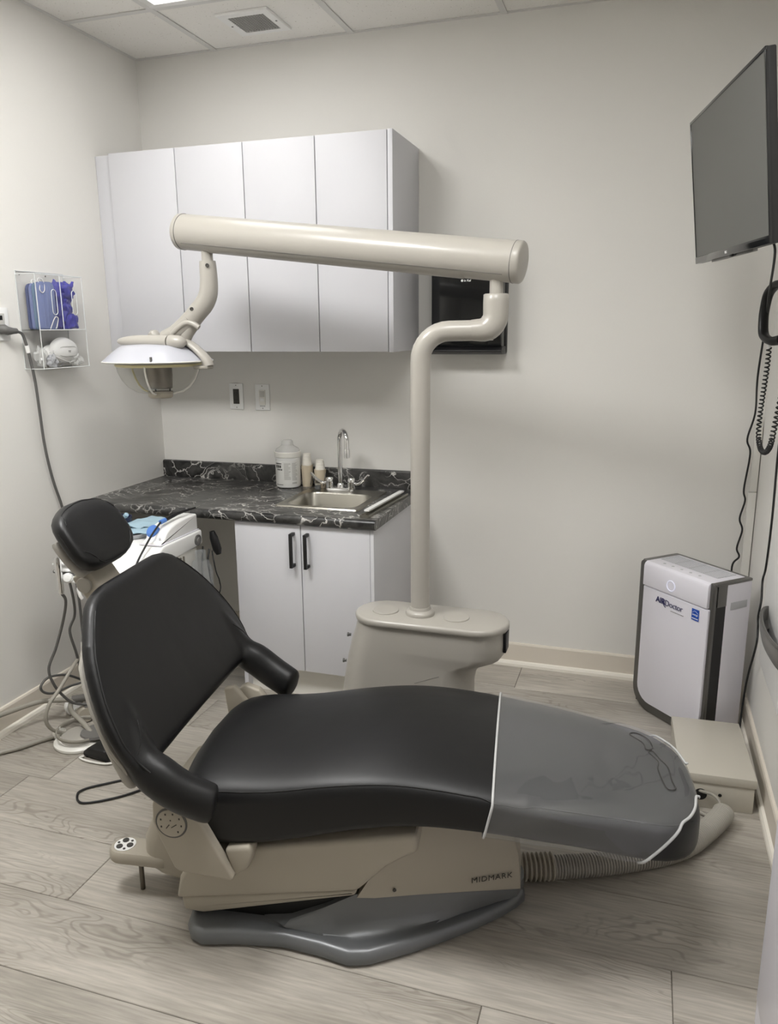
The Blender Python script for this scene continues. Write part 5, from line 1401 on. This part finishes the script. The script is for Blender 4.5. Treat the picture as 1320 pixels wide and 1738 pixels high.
# front cover with lettering
def zcov(x): return 0.350 - 0.36 * max(0, x - 0.05) if x < 0.42 else 0.22
bot = sym([(-0.012, -0.224), (0.03, -0.213), (0.13, -0.166), (0.26, -0.110), (0.374, -0.060)])
zb = [0.137, 0.133, 0.118, 0.100, 0.082]; zb = zb + zb[::-1]
mid = sym([(0.045, -0.214), (0.06, -0.209), (0.14, -0.167), (0.26, -0.113), (0.366, -0.066)])
zmid = [0.235, 0.235, 0.225, 0.205, 0.182]; zmid = zmid + zmid[::-1]
top = sym([(0.085, -0.190), (0.10, -0.188), (0.16, -0.150), (0.26, -0.098), (0.352, -0.055)])
ztp = [0.345, 0.345, 0.325, 0.285, 0.235]; ztp = ztp + ztp[::-1]
cov = MB().loft([[Vector((x, y, z)) for (x, y), z in zip(bot, zb)], [Vector((x, y, z)) for (x, y), z in zip(mid, zmid)], [Vector((x, y, z)) for (x, y), z in zip(top, ztp)]])
fc_ = lpart('front_cover', cov, M['beige2'], t, 24)
pA = Vector((0.252, -0.1155, 0.128)); pB = Vector((0.350, -0.0745, 0.126))
dirx = (pB - pA).normalized()
tx = text_mb('MIDMARK', 0.026, 0.0006, -0.0001, space=1.12)
xs = [v.x for v in tx.v]; wtx = max(xs) - min(xs)
ntx = Vector((dirx.y, -dirx.x, 0))
sc_ = (pB - pA).length / wtx
tx.xf(frame(pA + ntx * 0.0028, dirx, (0, 0, 1)) @ Matrix.Diagonal((sc_, 0.80, 1, 1)))
lpart('lettering', tx, M['darktxt'], fc_, 0, label='dark printed maker lettering')
lpart('screw', MB().lathe([(0.0045, 0), (0.0045, 0.002), (0.002, 0.002), (0.0, 0.0005)], (0.075, -0.1985, 0.150), 12, axis=(0.35, -0.93, 0)), M['darktxt'], fc_)

# lift skirt (tilted with the lift arm)
sk = [(-0.405, 0.046), (-0.447, 0.060), (-0.462, 0.092), (-0.458, 0.150), (-0.430, 0.205), (-0.30, 0.262), (-0.10, 0.300), (0.14, 0.345), (0.14, 0.288), (0.115, 0.280), (0.062, 0.242), (-0.012, 0.155)]
lpart('lift_skirt', MB().prism([(-0.402, 0.050), (-0.452, 0.052), (-0.458, 0.092), (-0.010, 0.168), (-0.012, 0.150)], -0.236, 0.236, 'xz', 0.010, 3), M['beige2'], t, 30)
lpart('lift_body', MB().prism([(-0.468, 0.088), (-0.455, 0.150), (-0.425, 0.200), (-0.30, 0.250), (-0.10, 0.290), (0.135, 0.338), (0.138, 0.290), (0.110, 0.275), (0.065, 0.245), (-0.005, 0.170), (-0.07, 0.156)], -0.243, 0.243, 'xz', 0.012, 3), M['beige2'], t, 30)

# back pivot cover behind the hinge plates, and the hinge plates
lpart('pivot_cover', MB().prism([(-0.575, 0.235), (-0.605, 0.170), (-0.612, 0.105), (-0.575, 0.062), (-0.50, 0.045), (-0.44, 0.06), (-0.43, 0.24), (-0.50, 0.31), (-0.55, 0.30)], -0.150, 0.150, 'xz', 0.045, 4), M['beige2'], t, 40)
hp = [(-0.484, 0.380), (-0.486, 0.336), (-0.470, 0.291), (-0.440, 0.218), (-0.428, 0.208), (-0.368, 0.204), (-0.300, 0.197), (-0.292, 0.206), (-0.321, 0.258), (-0.373, 0.358), (-0.41, 0.41), (-0.455, 0.425), (-0.476, 0.41)]
for s in (-1, 1):
    ya, yb = (-0.292, -0.262) if s < 0 else (0.262, 0.292)
    hpl = lpart('hinge_plate', MB().prism(hp, ya, yb, 'xz', 0.007, 3), M['beige2'], t, 30)
    lpart('hinge_web', MB().prism([(-0.300, 0.198), (-0.262, 0.222), (-0.250, 0.262), (-0.256, 0.284), (-0.32, 0.27)], min(s * 0.225, s * 0.275), max(s * 0.225, s * 0.275), 'xz', 0.01, 3), M['beige2'], t, 30)
    yo = -0.292 if s < 0 else 0.292
    c0 = (-0.437, yo, 0.340)
    lpart('dial_groove', MB().lathe([(0.0395, 0), (0.0395, 0.0012), (0, 0.0012)], c0, 36, axis=(0, s, 0)), M['hosed'], hpl)
    dl = lpart('dial_cover', MB().lathe([(0.0350, 0), (0.0350, 0.0028), (0.033, 0.0040), (0, 0.0040)], c0, 36, axis=(0, s, 0)), M['beige2'], hpl)
    if s < 0:
        pr = MB()
        for k in range(7):
            a = radians(-50 + k * 42)
            x = c0[0] + 0.026 * cos(a); z_ = c0[2] + 0.026 * sin(a)
            pr.box(x - 0.0017, x + 0.0017, yo - 0.0046, yo - 0.0040, z_ - 0.0022, z_ + 0.0022)
        pr.tube([(c0[0] + 0.001, yo - 0.0044, c0[2] - 0.010), (c0[0] + 0.014, yo - 0.0044, c0[2] - 0.001)], 0.0010, 5)
        pr.tube([(c0[0] - 0.012, yo - 0.0044, c0[2] - 0.013), (c0[0] - 0.004, yo - 0.0044, c0[2] - 0.003)], 0.0012, 5)
        pr.box(c0[0] - 0.002, c0[0] + 0.001, yo - 0.0046, yo - 0.0040, c0[2] + 0.007, c0[2] + 0.010)
        lpart('dial_marks', pr, M['darktxt'], hpl, 0, label='small printed dial marks')
lpart('cross_frame', MB().box(-0.42, -0.30, -0.255, 0.255, 0.200, 0.245, 0.01), M['beige2'], t)
lpart('hinge_bracket', MB().prism([(-0.50, 0.30), (-0.43, 0.27), (-0.40, 0.30), (-0.425, 0.36), (-0.48, 0.43), (-0.515, 0.42)], -0.235, -0.185, 'xz', 0.008, 3), M['beige2'], t, 30)
lpart('hinge_bracket', MB().prism([(-0.50, 0.30), (-0.43, 0.27), (-0.40, 0.30), (-0.425, 0.36), (-0.48, 0.43), (-0.515, 0.42)], 0.240, 0.262, 'xz', 0.008, 3), M['beige2'], t, 30)

# foot switch arm at the back of the base
fs_ = lpart('foot_switch', MB().loft([stadium(-0.705, -0.52, -0.115, 0.036, 0.095), stadium(-0.708, -0.52, -0.115, 0.039, 0.100), stadium(-0.708, -0.52, -0.115, 0.039, 0.120), stadium(-0.703, -0.52, -0.115, 0.034, 0.126)]), M['beige2'], t, 40)
kp = lpart('key_pad', MB().lathe([(0.028, 0.1255), (0.028, 0.1275), (0, 0.1275)], (-0.668, -0.113, 0), 24), M['white'], fs_)
for k in range(3):
    a = radians(90 + 120 * k + 20)
    lpart('key', MB().lathe([(0.0085, 0.127), (0.0085, 0.1300), (0.006, 0.1305), (0, 0.130)], (-0.668 + 0.0155 * cos(a), -0.113 + 0.0155 * sin(a), 0), 14), M['darktxt'], fs_)
    a += radians(60)
    lpart('key', MB().lathe([(0.0035, 0.127), (0.0035, 0.1290), (0, 0.129)], (-0.668 + 0.020 * cos(a), -0.113 + 0.020 * sin(a), 0), 10), M['darktxt'], fs_)
lpart('foot_post', MB().tube([(-0.625, -0.118, 0.0), (-0.625, -0.118, 0.1)], 0.0065, 12), M['lampmetal'], t, 60)

# seat and leg cushion: sections along x
topz = [(-0.46, 0.405), (-0.40, 0.413), (-0.334, 0.421), (-0.275, 0.424), (-0.196, 0.434), (-0.094, 0.455), (0.0, 0.470), (0.084, 0.477), (0.175, 0.473), (0.304, 0.459), (0.45, 0.440), (0.60, 0.420), (0.70, 0.403), (0.78, 0.388)]
botz = [(-0.46, 0.255), (-0.34, 0.254), (-0.28, 0.256), (-0.141, 0.290), (-0.012, 0.328), (0.088, 0.351), (0.174, 0.359), (0.293, 0.359), (0.361, 0.352), (0.487, 0.335), (0.614, 0.308), (0.70, 0.292), (0.78, 0.280)]
wid = [(-0.46, 0.262), (-0.2, 0.266), (0.3, 0.266), (0.42, 0.257), (0.55, 0.240), (0.66, 0.222), (0.78, 0.200)]
XS, XE = -0.452, 0.776
def smooth_tab(tab, x):
    d = 0.03
    return (lerp_tab(tab, x - d) + 2 * lerp_tab(tab, x) + lerp_tab(tab, x + d)) / 4
def seat_section(x, grow=0.0, n=48):
    zt_, zb_, w_ = smooth_tab(topz, x), smooth_tab(botz, x), smooth_tab(wid, x)
    dS, dE = x - XS, XE - x
    RS, RE = 0.10, 0.12
    if dS < RS: w_ = w_ - 0.085 * (1 - math.sqrt(max(0, 1 - ((RS - dS) / RS) ** 2)))
    if dE < RE: w_ = w_ - 0.115 * (1 - math.sqrt(max(0, 1 - ((RE - dE) / RE) ** 2)))
    hS = 0.045
    h_ = (zt_ - zb_) / 2; zc = (zt_ + zb_) / 2
    hh = h_
    if dS < hS: hh = h_ * (0.62 + 0.38 * math.sqrt(max(0, 1 - ((hS - dS) / hS) ** 2)))
    if dE < hS: hh = h_ * (0.55 + 0.45 * math.sqrt(max(0, 1 - ((hS - dE) / hS) ** 2)))
    crown_ = 0.030 if x < 0.5 else 0.030 - 0.016 * min(1, (x - 0.5) / 0.25)
    out = []
    for k in range(n):
        a = 2 * pi * k / n
        c, s = cos(a), sin(a)
        e = 6.0
        y = (w_ + grow) * math.copysign(abs(c) ** (2 / e), c)
        z = zc + (hh + grow) * math.copysign(abs(s) ** (2 / e), s)
        f = max(0, 1 - (abs(y) / max(1e-6, w_)) ** 2.2)
        if s > 0: z += crown_ * f * min(1, abs(s) * 3)
        out.append(Vector((x, y, z)))
    return out
def xs_range(a, b, n, ease=True):
    return [a + (b - a) * (0.5 - 0.5 * cos(pi * i / n)) for i in range(n + 1)]
stations = [XS + 0.0005, XS + 0.004, XS + 0.012, XS + 0.024, XS + 0.042, XS + 0.07, XS + 0.10]
x = XS + 0.13
while x < XE - 0.13:
    stations.append(x); x += 0.03
stations += [XE - 0.12, XE - 0.09, XE - 0.065, XE - 0.045, XE - 0.03, XE - 0.018, XE - 0.009, XE - 0.003, XE - 0.0003]
seat = lpart('seat_cushion', MB().loft([seat_section(x) for x in stations]), M['vinyl'], t, 70)
for s in (-1, 1):
    pts = []
    for x in stations[3:-4]:
        zt_, w_ = smooth_tab(topz, x), smooth_tab(wid, x)
        sec = seat_section(x)
        # the point of the section nearest the top outer shoulder
        tgt = max(sec, key=lambda p: s * p.y * 1.0 + p.z * 1.15)
        pts.append(tgt + Vector((0, s * 0.0002, 0.0002)))
    lpart('seat_seam', MB().tube(spline(pts, 3), 0.0016, 6), M['vinylseam'], seat, 60)

# clear protective cover over the leg end (open at the bottom corners)
cs = [0.305 + 0.010 * i for i in range(0, 45)] 
cs = [x for x in cs if x < XE - 0.05] + [XE - 0.045, XE - 0.03, XE - 0.018, XE - 0.009, XE - 0.003]
cvr = []
for i, x in enumerate(cs):
    sec = seat_section(x, 0.0065, 96)
    n_ = len(sec)
    # slanted trailing edge near the seat, corner notch near the foot end
    row = []
    for k, p in enumerate(sec):
        q_ = p.copy()
        if q_.z > 0: 
            pass
        wob = 0.005 * noise.noise(Vector((p.x * 7, p.y * 6, p.z * 11))) + 0.0022 * noise.noise(Vector((p.x * 16, p.y * 12, p.z * 22)))
        dirn = Vector((0, p.y, p.z - (smooth_tab(topz, x) + smooth_tab(botz, x)) / 2))
        if dirn.length > 1e-6: q_ += dirn.normalized() * abs(wob)
        q_.x += -0.022 * max(0, (smooth_tab(topz, x) - 0.01 - p.z)) / 0.1 * (1 if i < 12 else max(0, 1 - (i - 11) / 8))
        row.append(q_)
    cvr.append(row)
mbc = MB()
n_ = len(cvr[0])
vs = [p for r in cvr for p in r]
fs = []
def corner_open(p):
    # cut away below a slanted line at both foot corners
    return abs(p.y) > 0.085 and p.x > 0.615 + (p.z - 0.30) * 1.05 + 0.0 and p.z < 0.401
for i in range(len(cvr) - 1):
    for k in range(n_):
        l = (k + 1) % n_
        fs.append((i * n_ + k, i * n_ + l, (i + 1) * n_ + l, (i + 1) * n_ + k))
end = len(cvr) - 1
fs.append(tuple(end * n_ + k for k in range(n_)))
bm = bmesh.new()
bv = [bm.verts.new(v) for v in vs]
for f in fs: bm.faces.new([bv[q_] for q_ in f])
ZN, YN = 0.398, 0.075
for co, no in (((0.615, 0, 0.30), (1, 0, -1.05)), ((0, 0, ZN), (0, 0, 1)), ((0, YN, 0), (0, 1, 0)), ((0, -YN, 0), (0, 1, 0))):
    bmesh.ops.bisect_plane(bm, geom=bm.verts[:] + bm.edges[:] + bm.faces[:], plane_co=co, plane_no=Vector(no).normalized())
kill = []
for f in bm.faces:
    c = f.calc_center_median()
    if abs(c.y) > YN and c.x - 1.05 * c.z > 0.615 - 0.315 and c.z < ZN: kill.append(f)
bmesh.ops.delete(bm, geom=kill, context='FACES')
bm.verts.index_update()
mbc.v = [v.co.copy() for v in bm.verts]; mbc.f = [tuple(v.index for v in f.verts) for f in bm.faces]
bm.free()
cov_o = lpart('clear_cover', mbc, M['clearcover'], t, 60, label='clear plastic foot cover')
tr1 = [p + (p - Vector((p.x, 0, 0.40))).normalized() * 0.0015 for p in cvr[0]]
lpart('cover_piping', MB().tube(tr1, 0.0030, 8, closed=True), M['covertrim'], cov_o, 60)
def cover_y(x, z_):
    # half width of the cover at a station and height
    sec = [p for p in seat_section(min(x, XE - 0.003), 0.0065, 192) if p.y > 0.02]
    sec.sort(key=lambda p: abs(p.z - z_))
    return max(p.y for p in sec[:4])
for s in (-1, 1):
    pts = []
    for k in range(12):
        z_ = 0.310 + (ZN - 0.310) * k / 11
        x = 0.615 + (z_ - 0.30) * 1.05
        pts.append(Vector((x, s * (cover_y(x, z_) + 0.001), z_)))
    for x in (0.735, 0.748, 0.758, 0.766, 0.772):
        zz = min(ZN, max(p.z for p in seat_section(x, 0.0065)) - 0.004)
        pts.append(Vector((x, s * (cover_y(x, zz) + 0.0005), zz)))
    pts.append(Vector((XE + 0.001, s * YN, min(ZN, pts[-1].z))))
    lpart('cover_piping', MB().tube(spline(pts, 3), 0.0034, 8), M['covertrim'], cov_o, 60)
# creases left in the clear cover
cr_ = MB()
def on_top(x, y, up_=0.0095):
    sec = seat_section(x, 0.0035, 96)
    top_ = [p for p in sec if p.z > (smooth_tab(topz, x) + smooth_tab(botz, x)) / 2]
    b = sorted(top_, key=lambda p: abs(p.y - y))[:2]
    z_ = sum(p.z for p in b) / 2
    return Vector((x, y, z_ + up_ - 0.0035))
loopA = [(0.640, 0.115), (0.655, 0.135), (0.675, 0.130), (0.688, 0.105), (0.690, 0.070), (0.672, 0.050), (0.668, 0.085)]
loopB = [(0.688, 0.050), (0.700, 0.020), (0.715, -0.010), (0.715, -0.060), (0.718, -0.095), (0.700, -0.105), (0.692, -0.080), (0.688, -0.030), (0.694, 0.005), (0.676, 0.040)]
for lp_ in (loopA, loopB):
    cr_.tube(spline([on_top(x, y) for x, y in lp_], 5, True), 0.0012, 6, closed=True)
lpart('cover_crease', cr_, M['darktxt'], cov_o, 60)

# backrest: slab plus wrap-around wings, merged into one upholstered body
LEAN = radians(25)
P00 = Vector((-0.452, 0, 0.482)); TV_ = Vector((-sin(LEAN), 0, cos(LEAN))); NV_ = Vector((cos(LEAN), 0, sin(LEAN)))
Wtab = [(-0.05, 0.345), (-0.012, 0.355), (0.03, 0.368), (0.10, 0.380), (0.15, 0.376), (0.21, 0.360), (0.27, 0.333), (0.32, 0.300), (0.37, 0.254), (0.40, 0.220), (0.417, 0.190), (0.430, 0.135)]
def back_pt(y, s, off):
    W_ = 0.38
    g_ = 0.020 * max(0.15, 1 - s / 0.42)
    return P00 + TV_ * s + NV_ * (off + g_ * (abs(y) / W_) ** 2.2) + Vector((0, y, 0))
def back_ring(s, half, grow=0.0, off=-0.027, n=44):
    w_ = lerp_tab(Wtab, s) + grow
    out = []
    for (u, v) in sring(w_, half, 4.0, n):
        out.append(back_pt(u, s, off + v))
    return out
mb = MB()
rgs = []
for s in [0.014, 0.019, 0.028, 0.040, 0.055, 0.08, 0.12, 0.16, 0.20, 0.24, 0.28, 0.32, 0.35, 0.38, 0.40, 0.410, 0.418, 0.424, 0.428]:
    half = 0.027
    if s < 0.040: half *= math.sqrt(max(0.08, 1 - ((0.040 - s) / 0.028) ** 2))
    if s > 0.397: half *= math.sqrt(max(0.10, 1 - ((s - 0.397) / 0.033) ** 2))
    rgs.append(back_ring(s, half))
mb.loft(rgs)
for s in (-1, 1):
    ctl = [back_pt(s * 0.290, 0.190, -0.028), back_pt(s * 0.308, 0.110, -0.028), back_pt(s * 0.320, 0.040, -0.026)]
    ctl += [Vector((-0.432, s * 0.328, 0.476)), Vector((-0.392, s * 0.325, 0.448)), Vector((-0.355, s * 0.318, 0.428)), Vector((-0.330, s * 0.312, 0.416)), Vector((-0.315, s * 0.308, 0.411))]
    pts = spline(ctl, 6)
    nP = len(pts)
    el_ = []
    for i in range(nP):
        f = i / (nP - 1)
        k = 1.0 if f < 0.9 else math.sqrt(max(0.05, 1 - ((f - 0.9) / 0.105) ** 2))
        g2 = min(1, 0.50 + 1.3 * f)
        el_.append(((0.050 - 0.003 * f) * k * g2, (0.048 - 0.008 * f) * k * g2))
    mb.tube(pts, 0.05, 20, ellipse=el_, upv=(0.5, 0, 0.86))
body = remesh(mb, 0.0070, 7)
back = lpart('backrest', body, M['vinyl'], t, 80)
bvh = BVHTree.FromPolygons([tuple(v) for v in body.v], body.f)
def snap(p, lift=0.0004):
    co, nr, _, _ = bvh.find_nearest(p)
    return co + nr * lift if nr.dot(p - co) >= 0 else co - nr * (-lift)
# stitched seam around the front face
pts = []
for s in (-1, 1):
    side_ = []
    for q_ in [0.02, 0.06, 0.10, 0.15, 0.20, 0.25, 0.30, 0.34, 0.370, 0.390]:
        side_.append(snap(back_pt(s * (lerp_tab(Wtab, q_) - 0.008), q_, 0.004)))
    lpart('back_seam', MB().tube(spline(side_, 4), 0.0021, 6), M['vinylseam'], back, 60)
    wing = [snap(Vector((-0.50, s * 0.30, 0.60))), snap(Vector((-0.475, s * 0.32, 0.585))), snap(Vector((-0.46, s * 0.35, 0.565))), snap(Vector((-0.475, s * 0.385, 0.53)))]
    lpart('wing_seam', MB().tube(spline(wing, 4), 0.0014, 6), M['vinylseam'], back, 60)
# beige shell behind the upholstery
rgs = []
for s in [0.030, 0.033, 0.045, 0.07, 0.10, 0.15, 0.20, 0.25, 0.29, 0.32, 0.335]:
    half = 0.011
    gw = -0.022
    rgs.append(back_ring(s, half, gw - (0.02 if s > 0.3 else 0), -0.062))
lpart('back_shell', MB().loft(rgs), M['beige'], t, 50)
for s_ in (-1, 1):
    pts = [back_pt(s_ * 0.318, 0.16, -0.066), back_pt(s_ * 0.326, 0.10, -0.068), back_pt(s_ * 0.328, 0.05, -0.070), back_pt(s_ * 0.326, 0.010, -0.072), back_pt(s_ * 0.324, -0.008, -0.073)]
    lpart('shell_tail', MB().tube(spline(pts, 4), 0.02, 14, ellipse=[(0.014, 0.024)] * 12 + [(0.013, 0.023), (0.012, 0.021), (0.011, 0.018), (0.009, 0.014), (0.005, 0.008)], upv=tuple(NV_)), M['beige'], t, 60)

# headrest
HL = radians(33)
TH = Vector((-sin(HL), 0, cos(HL))); NH = Vector((cos(HL), 0, sin(HL)))
PH = Vector((-0.692, 0, 0.880))
rgs = []
for s in [0.0, 0.003, 0.010, 0.022, 0.04, 0.065, 0.09, 0.115, 0.135, 0.152, 0.165, 0.174, 0.179, 0.181]:
    f = s / 0.181
    w_ = 0.134 * (1 - abs(2 * f - 0.95) ** 3.2 * 0.42)
    e_ = min(1, math.sqrt(max(0, 1 - ((0.03 - s) / 0.03) ** 2))) if s < 0.03 else (math.sqrt(max(0, 1 - ((s - 0.141) / 0.041) ** 2)) if s > 0.141 else 1)
    w_ *= 0.55 + 0.45 * e_
    half = 0.034 * (0.25 + 0.75 * e_)
    r_ = []
    for (u, v) in sring(w_, half, 2.7, 36):
        r_.append(PH + TH * s + NH * (v - 0.010 + 0.016 * (abs(u) / 0.13) ** 2) + Vector((0, u, 0)))
    rgs.append(r_)
hbdy = MB().loft(rgs)
head = lpart('headrest', hbdy, M['vinyl'], t, 80)
bh = BVHTree.FromPolygons([tuple(v) for v in hbdy.v], hbdy.f)
pts = []
for k in range(40):
    a = 2 * pi * k / 40
    p = PH + TH * (0.0905 + 0.080 * sin(a)) + NH * 0.006 + Vector((0, 0.122 * cos(a), 0))
    co, nr, _, _ = bh.find_nearest(p)
    pts.append(co + NH * 0.0010)
lpart('headrest_seam', MB().tube(pts, 0.0013, 6, closed=True), M['vinylseam'], head, 60)
rgs = []
for s in [0.006, 0.012, 0.03, 0.06, 0.09, 0.105, 0.112]:
    f = s / 0.181
    w_ = 0.104 * (1 - abs(2 * f - 0.95) ** 3 * 0.35)
    r_ = []
    for (u, v) in sring(w_, 0.018 if 0.01 < s < 0.108 else 0.010, 3, 28):
        r_.append(PH + TH * s + NH * (v - 0.046) + Vector((0, u, 0)))
    rgs.append(r_)
lpart('headrest_shell', MB().loft(rgs), M['beige'], t, 50)
bk = MB()
bk.xf(Matrix.Identity(4))
c_ = PH - TH * 0.012 - NH * 0.066
bm_ = MB().box(-0.028, 0.026, -0.058, 0.058, -0.050, 0.034, 0.010, 3)
bm_.xf(frame(c_, NH, (0, 1, 0)))
lpart('headrest_bracket', bm_, M['beige2'], t, 35)
for s in (-1, 1):
    lpart('pivot_disc', MB().lathe([(0.021, 0), (0.021, 0.004), (0.019, 0.006), (0, 0.006)], c_ + Vector((0, s * 0.058, 0)) - NH * 0.004, 24, axis=(0, s, 0)), M['beige'], t, 40)
bar_ = MB().box(-0.008, 0.008, -0.045, 0.045, -0.22, 0.0, 0.003)
bar_.xf(frame(c_ - NH * 0.018 - TH * 0.005, NH, (0, 1, 0)))
lpart('headrest_bar', bar_, M['lampmetal'], t, 35)
